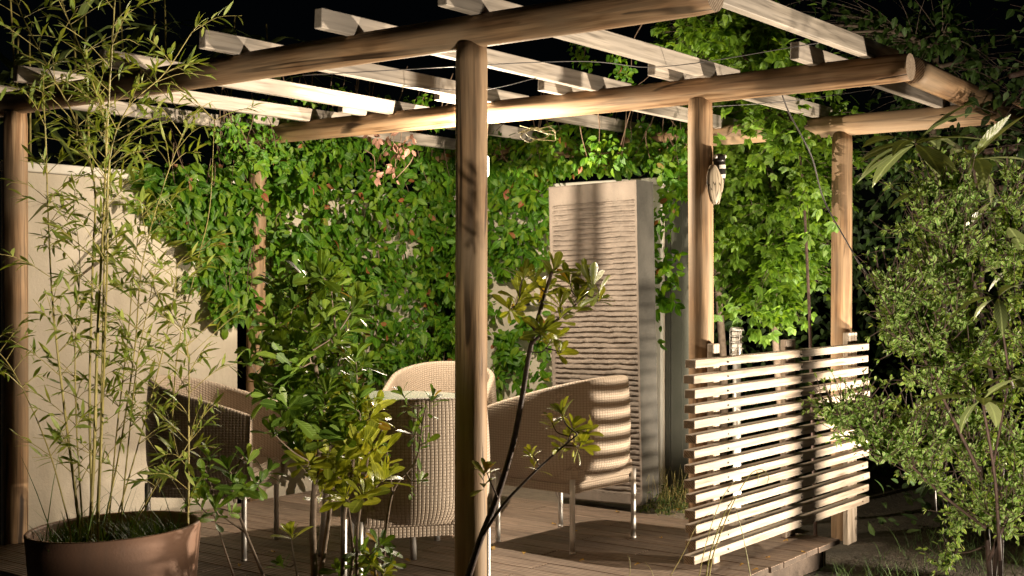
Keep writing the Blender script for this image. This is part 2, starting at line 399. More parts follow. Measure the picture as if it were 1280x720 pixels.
SHAPES = {  # rows along the leaf: (t, half width fraction)
    'lance': [(0, .04), (.18, .34), (.45, .50), (.75, .30), (1, .015)],
    'obov': [(0, .05), (.25, .20), (.55, .44), (.80, .50), (.94, .30), (1, .03)],
    'ovate': [(0, .06), (.22, .46), (.48, .48), (.76, .26), (1, .01)],
    'long': [(0, .05), (.15, .26), (.35, .44), (.6, .50), (.82, .30), (1, .01)],
    'blade': [(0, .5), (.3, .48), (.6, .38), (.85, .2), (1, .01)],
    'oval': [(0, .05), (.2, .34), (.5, .50), (.8, .36), (1, .03)],
    'tiny': [(0, .06), (.4, .46), (.75, .42), (1, .04)],
}
class Leaves:
    def __init__(s, shape, fold=0.18):
        s.rows = SHAPES[shape]; s.fold = fold; s.d = []
    def add(s, pos, d, up, L, Wd, bend=0.2):
        s.d.append((pos[0], pos[1], pos[2], d[0], d[1], d[2], up[0], up[1], up[2], L, Wd, bend))
    def merge(s, other):
        s.other = other
    other = None
    def build(s, name, mat, parent=None, origin=None):
        o = np.array(origin if origin is not None else (tuple(parent.location) if parent is not None else (0, 0, 0)))
        V, UV, Fq = s.arrays()
        if s.other is not None and s.other.d:
            V2, UV2, F2 = s.other.arrays(); Fq = np.concatenate([Fq, F2 + len(V)]); V = np.concatenate([V, V2]); UV = np.concatenate([UV, UV2])
        ob = from_np(name, V - o, Fq, mat, parent, uv=UV)
        if parent is None: ob.location = o
        return ob
    def arrays(s):
        A = np.array(s.d, float); n = len(A)
        pos, d, up = A[:, 0:3], A[:, 3:6], A[:, 6:9]
        d = d / np.linalg.norm(d, axis=1, keepdims=True)
        up = up - d * (up * d).sum(1, keepdims=True); nn = np.linalg.norm(up, axis=1, keepdims=True)
        bad = nn[:, 0] < 1e-4; up[bad] = np.cross(d[bad], [0.31, 0.77, 0.2]); nn = np.linalg.norm(up, axis=1, keepdims=True)
        up = up / nn; side = np.cross(up, d)
        L, Wd, bend = A[:, 9:10], A[:, 10:11], A[:, 11:12]
        vs, uv = [], []
        for (t, h) in s.rows:
            for k, sg in enumerate((-1, 0, 1)):
                # bend the leaf along a circular-ish arc, fold the blade along its midrib
                x = t * L * (1 - 0.25 * np.abs(bend) * t)
                z = -bend * t * t * L * 0.8 + (s.fold * h * Wd if sg else 0)
                y = sg * h * Wd * (1 - 0.12 * s.fold)
                vs.append(pos + d * x + side * y + up * z); uv.append((t, 0.5 + sg * 0.5 * min(1, h * 2)))
        nr = len(s.rows) * 3
        V = np.stack(vs, 1).reshape(-1, 3)
        UV = np.tile(np.array(uv), (n, 1))
        q = []
        for i in range(len(s.rows) - 1):
            a = i * 3
            q += [(a, a + 1, a + 4, a + 3), (a + 1, a + 2, a + 5, a + 4)]
        q = np.array(q); Fq = (q[None] + (np.arange(n) * nr)[:, None, None]).reshape(-1, 4)
        return V, UV, Fq
def rv():
    while True:
        v = Vector((random.uniform(-1, 1), random.uniform(-1, 1), random.uniform(-1, 1)))
        if 0.05 < v.length < 1: return v.normalized()
def rnd(a, b): return random.uniform(a, b)
def gauss(a, b): return random.gauss(a, b)

def whorl(lv, c, ax, n, L, Wd, open_=0.75, spread=0.3, bend=0.25, inner=True):
    """rosette of leaves round a twig tip"""
    ax = ax.normalized(); a = ax.orthogonal().normalized(); b = ax.cross(a)
    ph = rnd(0, 6.28)
    for i in range(n):
        an = ph + i * 2.399 + rnd(-.2, .2)
        k = i / max(1, n - 1)
        op = open_ * (1.25 - 0.8 * k) + rnd(-spread, spread)
        rad = a * math.cos(an) + b * math.sin(an)
        d = ax * math.cos(op) + rad * math.sin(op)
        ll = L * rnd(0.75, 1.12) * (1.0 - 0.35 * k)
        lv.add(c - ax * (1 - k) * 0.02, d, ax * math.sin(op) - rad * math.cos(op) + rv() * 0.25, ll, Wd * ll / L * rnd(.85, 1.15), bend * rnd(.3, 1.6))

# ----------------------------------------------------------------- setting: ground, deck
def make_ground():
    n = 90
    xs = np.concatenate([np.linspace(-120, -8, 14), np.linspace(-7.5, 7.5, n), np.linspace(8, 120, 14)])
    ys = np.concatenate([np.linspace(-60, 0.5, 10), np.linspace(1, 14, n), np.linspace(15, 200, 14)])
    V = []
    for y in ys:
        for x in xs:
            h = noise.noise(Vector((x * 0.9, y * 0.9, 0))) * 0.035 + noise.noise(Vector((x * 4, y * 4, 3))) * 0.012
            V.append((x, y, GROUND - 0.02 + h))
    nx = len(xs)
    Fq = np.array([(j * nx + i, j * nx + i + 1, (j + 1) * nx + i + 1, (j + 1) * nx + i) for j in range(len(ys) - 1) for i in range(nx - 1)])
    return tag(from_np('ground', np.array(V), Fq, 'ground'), kind='structure')
make_ground()

def make_sand():
    # sandy strip between the deck and the back wall
    pts = []
    for i in range(41):
        for j in range(9):
            s = -2.6 + 2.35 * i / 40; v = 2.70 + 0.78 * j / 8
            z = -0.035 + noise.noise(Vector((s * 6, v * 6, 1))) * 0.012 - (0.09 if i > 36 else 0) * (i - 36) / 4
            pts.append((s, v, z))
    Fq = np.array([(i * 9 + j, (i + 1) * 9 + j, (i + 1) * 9 + j + 1, i * 9 + j + 1) for i in range(40) for j in range(8)])
    return tag(from_np('gravel_path', np.array(pts), Fq, 'sand', loc=O, rot=(0, 0, ANG)), kind='structure')
make_sand()

def make_deck():
    bm = bmesh.new()
    pitch, gap = 0.1392, 0.006
    v = -0.42; i = 0
    while v < 2.62:
        joints = [-3.0, rnd(-2.3, -1.2), rnd(-0.9, 0.0)] if i % 2 else [-3.0, rnd(-1.9, -0.7)]
        end = 0.335 + rnd(-0.006, 0.008)
        xs = joints + [end]
        for a, b in zip(xs[:-1], xs[1:]):
            dz = rnd(-0.0012, 0.0012)
            box(bm, (a + 0.002, v, -0.028 + dz), (b - 0.002, v + pitch - gap, dz), 0.0025)
        v += pitch; i += 1
    # joists and fascia under the boards
    for s in np.arange(-2.95, 0.2, 0.45): box(bm, (s, -0.40, -0.13), (s + 0.05, 2.6, -0.0295), 0)
    box(bm, (0.225, -0.41, -0.15), (0.255, 2.58, -0.0305), 0.003)
    box(bm, (-3.0, 2.585, -0.15), (0.262, 2.612, -0.0305), 0.003)
    bm.normal_update()
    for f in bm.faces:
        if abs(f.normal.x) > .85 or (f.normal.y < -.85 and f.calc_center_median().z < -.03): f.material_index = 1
    return tag(from_bm('deck', bm, ['deck', 'deckend'], loc=O, rot=(0, 0, ANG)), kind='structure')
make_deck()

# ----------------------------------------------------------------- pergola
pergola = empty('pergola', O, ANG, 'timber pergola of round log posts and beams carrying flat slanting rafters over the deck', 'pergola')
def log(name, p, q, r, parent, seed, taper=0.96):
    p, q = Vector(p), Vector(q); d = q - p; L = d.length
    ns, sd = max(12, int(L / 0.07)), 28
    V, Fc, fm = [], [], []
    for i in range(ns + 1):
        t = i / ns; z = t * L
        rr = r * (1 + (taper - 1) * t)
        ox = 0.010 * noise.noise(Vector((seed, z * 0.5, 0))); oy = 0.010 * noise.noise(Vector((0, z * 0.5, seed)))
        ed = 0.004 if i in (0, ns) else 0
        for k in range(sd):
            an = 2 * math.pi * k / sd
            w = rr * (1 + 0.03 * noise.noise(Vector((math.cos(an) * 1.2, math.sin(an) * 1.2 + seed, z * 1.1)))) - ed
            V.append((ox + math.cos(an) * w, oy + math.sin(an) * w, z))
    for i in range(ns):
        for k in range(sd):
            k2 = (k + 1) % sd
            Fc.append((i * sd + k, i * sd + k2, (i + 1) * sd + k2, (i + 1) * sd + k)); fm.append(0)
    Fc.append(tuple(reversed(range(sd)))); fm.append(1)
    Fc.append(tuple(ns * sd + k for k in range(sd))); fm.append(1)
    o = from_np(name, V, Fc, ['log', 'end'], parent, fmat=fm)
    for pl in o.data.polygons:
        if len(pl.vertices) > 4: pl.use_smooth = False
    o.location = p; o.rotation_mode = 'QUATERNION'; o.rotation_quaternion = d.to_track_quat('Z', 'Y')
    return o
RP, RB = 0.0605, 0.0625
BZ = 2.262
for i, (s, v, zb, zt) in enumerate([(0, 0, GROUND - .1, 2.215), (-3.03, 0, GROUND - .1, 2.215), (0, 1.75, GROUND - .1, 2.215), (-3.18, 1.75, GROUND - .1, 2.215), (0, 3.45, GROUND - .1, 2.215), (-3.3, 3.62, GROUND - .1, 2.215)]):
    log('post', (s, v, zb), (s, v, zt), RP, pergola, 3.1 + i * 2.7, 0.98)
for i, (a, b, v) in enumerate([(-3.42, 1.015, 0.0), (-3.40, 1.02, 1.75), (-3.40, 1.10, 3.45)]):
    log('beam', (b, v, BZ), (a, v, BZ + 0.002), RB, pergola, 21.3 + i * 4.1, 0.97)
log('beam', (1.0, 1.835, BZ + 0.004), (1.02, 3.385, BZ - 0.05), RB, pergola, 41.7, 0.9)
def rafter(s, v0, v1, zb=2.309, h=0.078, w=0.042):
    bm = bmesh.new()
    box(bm, (-w / 2, v0, 0), (w / 2, v1, h), 0.003)
    # slanting cut at both tails: bottom corner taken back
    for v in bm.verts:
        if v.co.z < 0.01 and (v.co.y < v0 + 0.006): v.co.y += 0.0
        if v.co.z > h - 0.01 and v.co.y < v0 + 0.006: v.co.y += 0.004
        if v.co.z > h - 0.01 and v.co.y > v1 - 0.006: v.co.y -= 0.004
    bm.normal_update()
    for f in bm.faces: f.material_index = 1 if abs(f.normal.y) > 0.85 else 0
    o = from_bm('rafter', bm, ['rafter', 'slat'], pergola)
    o.location = (s, 0, zb); o.rotation_euler = (R(rnd(-.25, .25)), 0, R(rnd(-.35, .35)))
    return o
for s in (-3.30, -2.66, -1.97, -1.26, -0.58, 0.055, 0.84):
    rafter(s, -0.225 + rnd(-.01, .01), 2.04 + rnd(-.02, .02))
for s in (-2.95, -2.2, -1.47, -0.80, -0.12, 0.60):
    rafter(s, 1.52 + rnd(-.02, .02), 3.72 + rnd(-.02, .02), zb=2.309)

# ----------------------------------------------------------------- walls
def wall(name, s0, v0, s1, v1, z1, th, label, caps=True, z0=-0.16, post=False):
    ln = math.hypot(s1 - s0, v1 - v0); an = math.atan2(v1 - v0, s1 - s0)
    root = empty(name, W(s0, v0, 0), ANG + an, label, 'wall')
    bm = bmesh.new(); box(bm, (0, -th / 2, z0), (ln, th / 2, z1 - 0.055), 0.004)
    from_bm('render_panel', bm, 'stucco', root)
    bm = bmesh.new(); box(bm, (-0.0, -th / 2 - 0.018, z1 - 0.053), (ln + 0.01, th / 2 + 0.018, z1), 0.005)
    from_bm('cap', bm, 'whitepaint', root)
    return root
wall('garden_wall', -3.25, 0.06, -3.25, 1.63, 1.985, 0.06, 'cream rendered wall panel with white cap behind the potted bamboo')
wall('garden_wall', -3.25, 1.86, -3.25, 3.44, 1.985, 0.06, 'cream wall panel almost wholly covered by the bright green creeper')
bw = wall('garden_wall', -3.05, 3.62, -1.26, 3.62, 2.03, 0.16, 'cream wall with white capped end post standing behind the ribbed concrete slab')
bm = bmesh.new(); box(bm, (1.715, -0.115, -0.16), (1.79, -0.082, 1.975), 0.004)
from_bm('end_post', bm, 'whitepaint', bw)
bm = bmesh.new(); box(bm, (1.794, -0.07, -0.16), (1.83, 0.34, 1.9), 0.004)
for k in range(3): box(bm, (1.832, -0.07 + k * 0.137, -0.16), (1.845, 0.06 + k * 0.137, 1.9), 0.003)
from_bm('end_board', bm, 'olive', bw)

# ribbed concrete slab
def make_slab():
    w, h, th = 0.64, 1.935, 0.20
    nx, nz = 70, 420
    V, Fq = [], []
    for j in range(nz + 1):
        z = h * j / nz
        for i in range(nx + 1):
            x = w * i / nx
            inx = min(x, w - x); d = 0.0
            if x > 0.035 and w - x > 0.018 and 0.06 < z < h - 0.105:
                wob = 0.007 * noise.noise(Vector((x * 5, z * 3, 0))) + 0.003 * noise.noise(Vector((x * 22, z * 14, 5)))
                ph = ((z + wob) / 0.0315) % 1.0
                prof = min(1, max(0, (abs(ph - 0.5) * 2 - 0.22) / 0.35))
                brk = 0.5 + 0.9 * noise.noise(Vector((x * 9, math.floor((z + wob) / 0.0315) * 3.7, 8)))
                amp = 0.017 * max(0.2, min(1, brk + 0.35))
                d = 0.010 - amp * (1 - prof) + 0.004 * noise.noise(Vector((x * 34, z * 60, 2))) + 0.003 * noise.noise(Vector((x * 70, z * 25, 4)))
                d = 0.012 - (0.012 - d) if False else d - 0.010
            rz = 0.0
            edge = min(inx, h - z, z)
            if edge < 0.008: rz = 0.006 * (1 - edge / 0.008)
            xx = x
            if z < 0.07: 
                k = (0.07 - z) / 0.07
                xx = w / 2 + (x - w / 2) * (1 - 0.07 * k * k)
            V.append((xx, -d + rz + 0.002 * noise.noise(Vector((x * 6, z * 6, 9))), z))
    n = nx + 1
    for j in range(nz):
        for i in range(nx): Fq.append((j * n + i, j * n + i + 1, (j + 1) * n + i + 1, (j + 1) * n + i))
    # sides and back
    b = len(V); per = [j * n + nx for j in range(nz + 1)]
    def strip(idx):
        base = len(V)
        for q in idx: V.append((V[q][0], th, V[q][2]))
        for k in range(len(idx) - 1): Fq.append((idx[k], base + k, base + k + 1, idx[k + 1]))
        return base
    r_ = strip([j * n + nx for j in range(nz + 1)])
    l_ = strip([j * n for j in reversed(range(nz + 1))])
    t_ = strip([nz * n + i for i in reversed(range(nx + 1))])
    Fq.append((r_, l_ + nz, l_, r_ + nz))
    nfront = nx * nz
    o = from_np('concrete_slab', V, Fq, ['concrete', 'concrete_shade'], fmat=[0] * nfront + [1] * (len(Fq) - nfront), loc=W(-1.595, 2.77, 0.0), rot=(0, R(-1.3), ANG), smooth=False)
    return tag(o, 'tall grey concrete slab with horizontal ribs standing on end at the deck edge', 'slab')
make_slab()

# ----------------------------------------------------------------- slatted fence
def make_fence():
    root = empty('slat_fence', W(0.10, 1.4, 0), ANG, 'low fence of pale horizontal square slats along the deck edge', 'fence')
    bm = bmesh.new()
    z = 0.060
    for i in range(14):
        a = rnd(-0.012, 0.012); hh = 0.038 + rnd(-.001, .001)
        x0, x1 = 0.003 + rnd(0, .003), 0.060 + rnd(-.003, .003)
        fs = box(bm, (x0, a, z), (x1, 2.06 + rnd(-.015, .015), z + hh), 0.0025)
        z += 0.0678 + rnd(-.0012, .0012)
    bm.normal_update()
    for f in bm.faces:
        if abs(f.normal.y) > 0.9: f.material_index = 1
    # faint sag and twist of each bar
    for v in bm.verts:
        v.co.z += 0.004 * noise.noise(Vector((v.co.y * 1.3, round(v.co.z / 0.0678) * 3.1, 0)))
    for i in range(14):
        for vv in (0.318, 1.135, 1.965):
            zc = 0.079 + i * 0.0678
            for f in box(bm, (0.0575, vv - .004, zc - .004), (0.0645, vv + .004, zc + .004), 0.0): f.material_index = 2
    from_bm('slat_panel', bm, ['slat', 'end', 'darkplastic'], root)
    for (v0, v1, zt, zb) in ((0.285, 0.35, 1.045, 0.002), (1.075, 1.195, 1.036, 0.002), (1.90, 2.03, 1.05, -0.2)):
        bm = bmesh.new(); box(bm, (-0.032, v0, zb), (0.001, v1, zt), 0.004)
        from_bm('post', bm, 'fpost', root)
    return root
make_fence()

# ----------------------------------------------------------------- chairs and table
def make_chair(name='wicker_chair'):
    root = empty(name)
    hw, yb, yf, rad = 0.31, -0.31, 0.29, 0.29     # chair faces +Y
    # plan path from the front of one arm round the back to the other
    path = []
    for y in np.linspace(yf, yb + rad, 16): path.append((-hw, y))
    for a in np.linspace(0, math.pi / 2, 14)[1:]: path.append((-hw + rad - rad * math.cos(a), yb + rad - rad * math.sin(a)))
    for x in np.linspace(-hw + rad, hw - rad, 10)[1:-1]: path.append((x, yb))
    for a in np.linspace(math.pi / 2, 0, 14): path.append((hw - rad + rad * math.cos(a), yb + rad - rad * math.sin(a)))
    for y in np.linspace(yb + rad, yf, 16)[1:]: path.append((hw, y))
    path = np.array(path); n = len(path)
    tan = np.gradient(path, axis=0); tan /= np.linalg.norm(tan, axis=1, keepdims=True)
    nor = np.stack([tan[:, 1], -tan[:, 0]], 1)      # outward?
    c = np.array([0, 0]); 
    if (nor[n // 2] @ (path[n // 2] - c)) < 0: nor = -nor
    arc = np.concatenate([[0], np.cumsum(np.linalg.norm(np.diff(path, axis=0), axis=1))])
    ztop = np.array([0.70 + 0.165 * min(1, max(0, (yf - p[1]) / (yf - yb))) ** 0.9 for p in path])
    z0 = 0.345
    V, UV, Fq = [], [], []
    prof = []   # outside up, over the rim, inside down
    for k, t in enumerate(np.linspace(0, 1, 15)): prof.append(('o', t))
    for a in (30, 60, 90, 120, 150): prof.append(('r', a))
    for t in np.linspace(1, 0, 10): prof.append(('i', t))
    thk = 0.036
    for i in range(n):
        H = ztop[i]
        for (k, t) in prof:
            if k == 'r':
                a = R(t); off = -thk / 2 + math.cos(a) * thk / 2; z = H - thk / 2 + math.sin(a) * thk / 2
                vv = H + 0.02 * t / 180
            elif k == 'o':
                z = z0 + (H - thk / 2 - z0) * t
                inset = 0.055 * max(0, 1 - (z - z0) / 0.10) ** 2
                off = -inset + 0.012 * math.sin(math.pi * t); vv = z
            else:
                z = 0.40 + (H - thk / 2 - 0.40) * t; off = -thk; vv = H + 0.03 + (H - z)
            p = path[i] + nor[i] * off
            V.append((p[0], p[1], z)); UV.append((arc[i], vv))
    m = len(prof)
    for i in range(n - 1):
        for k in range(m - 1): Fq.append((i * m + k, (i + 1) * m + k, (i + 1) * m + k + 1, i * m + k + 1))
    # front ends of the arms
    Fq.append(tuple(range(m))[::-1]); Fq.append(tuple((n - 1) * m + k for k in range(m)))
    o = from_np('shell', V, Fq, 'wicker', root, uv=UV)
    # seat: upholstered-looking woven block with a front apron
    bm = bmesh.new(); box(bm, (-hw + 0.052, yb + 0.062, 0.335), (hw - 0.052, yf - 0.012, 0.43), 0.022)
    uvl = bm.loops.layers.uv.new('UVMap')
    for f in bm.faces:
        for l in f.loops:
            cc = l.vert.co
            l[uvl].uv = (cc.x + (cc.y if abs(f.normal.x) > .6 else 0), cc.y if abs(f.normal.z) > .6 else cc.z)
    from_bm('seat', bm, 'wicker', root)
    bm = bmesh.new()
    for (a, b) in (((-hw + .07, yf - .05, .29), (hw - .07, yf - .035, .333)), ((-hw + .07, yb + .085, .29), (hw - .07, yb + .10, .333)), ((-hw + .07, yb + .102, .29), (-hw + .085, yf - .052, .333)), ((hw - .085, yb + .102, .29), (hw - .07, yf - .052, .333))):
        box(bm, a, b, 0.002)
    uvl = bm.loops.layers.uv.new('UVMap')
    for f in bm.faces:
        for l in f.loops: l[uvl].uv = (l.vert.co.x + l.vert.co.y, l.vert.co.z)
    from_bm('apron', bm, 'wicker', root)
    for sx in (-1, 1):
        for y in (yb + 0.075, yf - 0.045):
            t = Tubes(); x = sx * (hw - 0.045)
            t.add(spline([Vector((x, y, 0.004)), Vector((x, y, 0.365))], 4), 0.0135, 0.0145, 14)
            t.add(spline([Vector((x, y, 0.0)), Vector((x, y, 0.010))], 1), 0.0150, 0.0150, 14)
            t.build('leg', 'steel', root)
    return root
def copy_thing(o, parent=None):
    c = o.copy(); COL.objects.link(c); c.parent = parent
    for ch in o.children: copy_thing(ch, c)
    return c
chair = make_chair()
CG = 'wicker tub chairs round the table'
def put(ch, x, y, face, label):
    ch.location = (x, y, 0.001); ch.rotation_euler = (0, 0, math.atan2(face[1], face[0]) - math.pi / 2)
    tag(ch, label, 'chair', CG)
put(chair, 0.285, 6.54, (-0.77, 0.64), 'woven tub chair in front of the concrete slab, crossed by curved stripes of slat shadow')
c2 = copy_thing(chair); put(c2, -0.42, 5.38, (-0.26, 0.96), 'woven tub chair seen from behind, half hidden by the thick middle post')
c3 = copy_thing(chair); put(c3, -1.50, 6.33, (0.94, -0.10), 'woven tub chair against the cream wall, its dark flank turned to the camera')
c4 = copy_thing(chair); put(c4, -0.41, 7.30, (-0.12, -1.0), 'woven tub chair across the table with its pale inner back facing the camera')
def make_table():
    root = empty('garden_table', (-0.66, 6.34, 0), 0.2, 'round frosted glass table between the wicker chairs', 'table')
    t = Tubes(); n = 56
    t.add([Vector((0, 0, 0.738)), Vector((0, 0, 0.741)), Vector((0, 0, 0.747)), Vector((0, 0, 0.750))], lambda q: 0.50 if 0.2 < q < 0.8 else 0.497, None, 72)
    o = t.build('tabletop', 'glass', root, origin=(0, 0, 0))
    o.data.polygons.foreach_set('use_smooth', np.zeros(len(o.data.polygons), bool))
    t = Tubes(); t.add([Vector((0, 0, 0.700)), Vector((0, 0, 0.737))], 0.30, 0.30, 40); t.build('support_ring', 'steel', root, origin=(0, 0, 0))
    for k in range(4):
        a = k * math.pi / 2 + 0.4; t = Tubes()
        t.add(spline([Vector((math.cos(a) * .33, math.sin(a) * .33, 0.001)), Vector((math.cos(a) * .27, math.sin(a) * .27, 0.70))], 4), 0.016, 0.016, 12)
        t.build('leg', 'steel', root, origin=(0, 0, 0))
make_table()

# ----------------------------------------------------------------- lamps (hanging lamp, garden spotlights and added fill spots)
lamp = empty('hanging_lamp', tuple(W(-1.37, 1.615, 1.96)), ANG, 'lit white lamp hanging under the middle log beam', 'lamp')
bm = bmesh.new(); box(bm, (-0.070, 0.10, -0.052), (0.07, 0.145, 0.068), 0.012); from_bm('shade', bm, 'glow', lamp)
t = Tubes(); t.add([Vector((0.0, 0.12, 0.066)), Vector((0.0, 0.125, 0.14)), Vector((0.0, 0.13, 0.245))], 0.008, 0.008, 8); t.build('bracket', 'darkplastic', lamp, origin=(0, 0, 0))
for q_ in (0.0675, 0.080):  # added thin rods by the lamp, there to cast streaks on the slab
    t = Tubes(); t.add([Vector((q_, 0.092, -0.145)), Vector((q_, 0.092, 0.03)), Vector((q_ - .01, 0.12, 0.245))], 0.0048, 0.0048, 8); t.build('shadow_rod', 'steel', lamp, origin=(0, 0, 0))
def point(name, loc, watts, col, rad):
    l = bpy.data.lights.new(name, 'POINT'); l.energy = watts; l.color = col; l.shadow_soft_size = rad
    o = bpy.data.objects.new(name, l); COL.objects.link(o); o.location = loc; return o
WARM = (1.0, 0.83, 0.62)
point('lamp_light', W(-1.29, 1.58, 1.885), 205, WARM, 0.007)

SP = Vector((3.70, 5.45, 0.22)); AIM = W(-0.2, 1.32, 0.62)
spot = empty('garden_spotlight', tuple(SP), 0, 'small black spotlight on a ground spike aimed at the pergola', 'spotlight')
d = (AIM - SP).normalized()
t = Tubes(); t.add([-d * 0.16, -d * 0.15, -d * 0.03, -d * 0.025], lambda q: 0.03 if q < 0.2 else 0.055, None, 20); t.build('housing', 'darkplastic', spot, origin=(0, 0, 0))
t = Tubes(); t.add([Vector((0, 0, -0.40)) - d * 0.09, Vector((0, 0, -0.055)) - d * 0.09], 0.008, 0.01, 8); t.build('spike', 'darkplastic', spot, origin=(0, 0, 0))
l = bpy.data.lights.new('spot_light', 'SPOT'); l.energy = 1750; l.color = (1.0, 0.84, 0.64); l.shadow_soft_size = 0.085; l.spot_size = R(108); l.spot_blend = 1.0
so = bpy.data.objects.new('spot_light', l); COL.objects.link(so); so.location = SP; so.rotation_mode = 'QUATERNION'; so.rotation_quaternion = d.to_track_quat('-Z', 'Y')

SQ = Vector((1.15, 1.5, -0.02)); AQ = Vector((1.36, 3.9, 1.55))
spot2 = empty('garden_spotlight', tuple(SQ), 0, 'small black spotlight on a ground spike aimed up into the variegated bush', 'spotlight')
d = (AQ - SQ).normalized()
t = Tubes(); t.add([-d * 0.16, -d * 0.15, -d * 0.03, -d * 0.025], lambda q: 0.03 if q < 0.2 else 0.055, None, 20); t.build('housing', 'darkplastic', spot2, origin=(0, 0, 0))
t = Tubes(); t.add([Vector((0, 0, -0.20)) - d * 0.09, Vector((0, 0, -0.055)) - d * 0.09], 0.008, 0.01, 8); t.build('spike', 'darkplastic', spot2, origin=(0, 0, 0))
l = bpy.data.lights.new('bush_light', 'SPOT'); l.energy = 640; l.color = (1.0, 0.85, 0.66); l.shadow_soft_size = 0.05; l.spot_size = R(54); l.spot_blend = 1.0
so = bpy.data.objects.new('bush_light', l); COL.objects.link(so); so.location = SQ; so.rotation_mode = 'QUATERNION'; so.rotation_quaternion = d.to_track_quat('-Z', 'Y')

SR = Vector((0.62, 2.55, -0.04)); AR = Vector((-1.35, 4.15, 1.95))  # added spotlight below the view, only to brighten the bamboo
spot3 = empty('garden_spotlight', tuple(SR), 0, 'small black spotlight on a ground spike, added out of view to brighten the potted bamboo', 'spotlight')
d = (AR - SR).normalized()
t = Tubes(); t.add([-d * 0.16, -d * 0.15, -d * 0.03, -d * 0.025], lambda q: 0.03 if q < 0.2 else 0.055, None, 20); t.build('housing', 'darkplastic', spot3, origin=(0, 0, 0))
t = Tubes(); t.add([Vector((0, 0, -0.20)) - d * 0.09, Vector((0, 0, -0.055)) - d * 0.09], 0.008, 0.01, 8); t.build('spike', 'darkplastic', spot3, origin=(0, 0, 0))
l = bpy.data.lights.new('bamboo_fill', 'SPOT'); l.energy = 720; l.color = (1.0, 0.85, 0.66); l.shadow_soft_size = 0.05; l.spot_size = R(60); l.spot_blend = 1.0
so = bpy.data.objects.new('bamboo_fill', l); COL.objects.link(so); so.location = SR; so.rotation_mode = 'QUATERNION'; so.rotation_quaternion = d.to_track_quat('-Z', 'Y')

def fill_spot(px, aim, label, watts, size, name):  # added ground spots that brighten the maple trees
    px, aim = Vector(px), Vector(aim); root = empty('garden_spotlight', tuple(px), 0, label, 'spotlight'); d = (aim - px).normalized()
    t = Tubes(); t.add([-d * 0.16, -d * 0.15, -d * 0.03, -d * 0.025], lambda q: 0.03 if q < 0.2 else 0.055, None, 20); t.build('housing', 'darkplastic', root, origin=(0, 0, 0))
    t = Tubes(); t.add([Vector((0, 0, -0.20)) - d * 0.09, Vector((0, 0, -0.055)) - d * 0.09], 0.008, 0.01, 8); t.build('spike', 'darkplastic', root, origin=(0, 0, 0))
    l = bpy.data.lights.new(name, 'SPOT'); l.energy = watts; l.color = (1.0, 0.85, 0.66); l.shadow_soft_size = 0.05; l.spot_size = R(size); l.spot_blend = 1.0
    so = bpy.data.objects.new(name, l); COL.objects.link(so); so.location = px; so.rotation_mode = 'QUATERNION'; so.rotation_quaternion = d.to_track_quat('-Z', 'Y')
fill_spot((2.85, 6.5, -0.03), (1.75, 8.2, 1.9), 'small black spotlight on a ground spike, added out of view to brighten the maple trees', 560, 84, 'maple_fill')
fill_spot((1.42, 7.42, -0.03), (1.5, 8.4, 2.2), 'small black spotlight on a ground spike, added behind the slats to brighten the maple leaves', 230, 128, 'end_fill')

# louvred bollard beyond the fence
def make_bollard():
    b = P(921, 425, 7.55); root = empty('bollard_lamp', (b.x, b.y, GROUND), 0.3, 'unlit louvred steel bollard lamp beyond the slat fence', 'lamp')
    top = CH + (HZ - 409) * 7.55 / F - GROUND
    t = Tubes(); t.add([Vector((0, 0, -0.03)), Vector((0, 0, top - 0.17))], 0.024, 0.024, 18); t.build('pole', 'steel', root, origin=(0, 0, 0))
    t = Tubes(); t.add([Vector((0, 0, top - 0.168)), Vector((0, 0, top - 0.02))], 0.030, 0.030, 18); t.build('diffuser', 'paleglaze', root, origin=(0, 0, 0))
    t = Tubes()
    for k in range(5):
        z = top - 0.165 + k * 0.036
        t.add([Vector((0, 0, z)), Vector((0, 0, z + 0.004)), Vector((0, 0, z + 0.010))], lambda q: 0.043 - 0.011 * q, None, 24)
    for k in range(3):
        a = k * 2.094 + .5; t.add([Vector((math.cos(a) * .04, math.sin(a) * .04, top - 0.165)), Vector((math.cos(a) * .04, math.sin(a) * .04, top - 0.01))], 0.003, 0.003, 6)
    t.add([Vector((0, 0, top - 0.018)), Vector((0, 0, top))], 0.043, 0.036, 24)
    t.build('louvre_head', 'steel', root, origin=(0, 0, 0))
make_bollard()

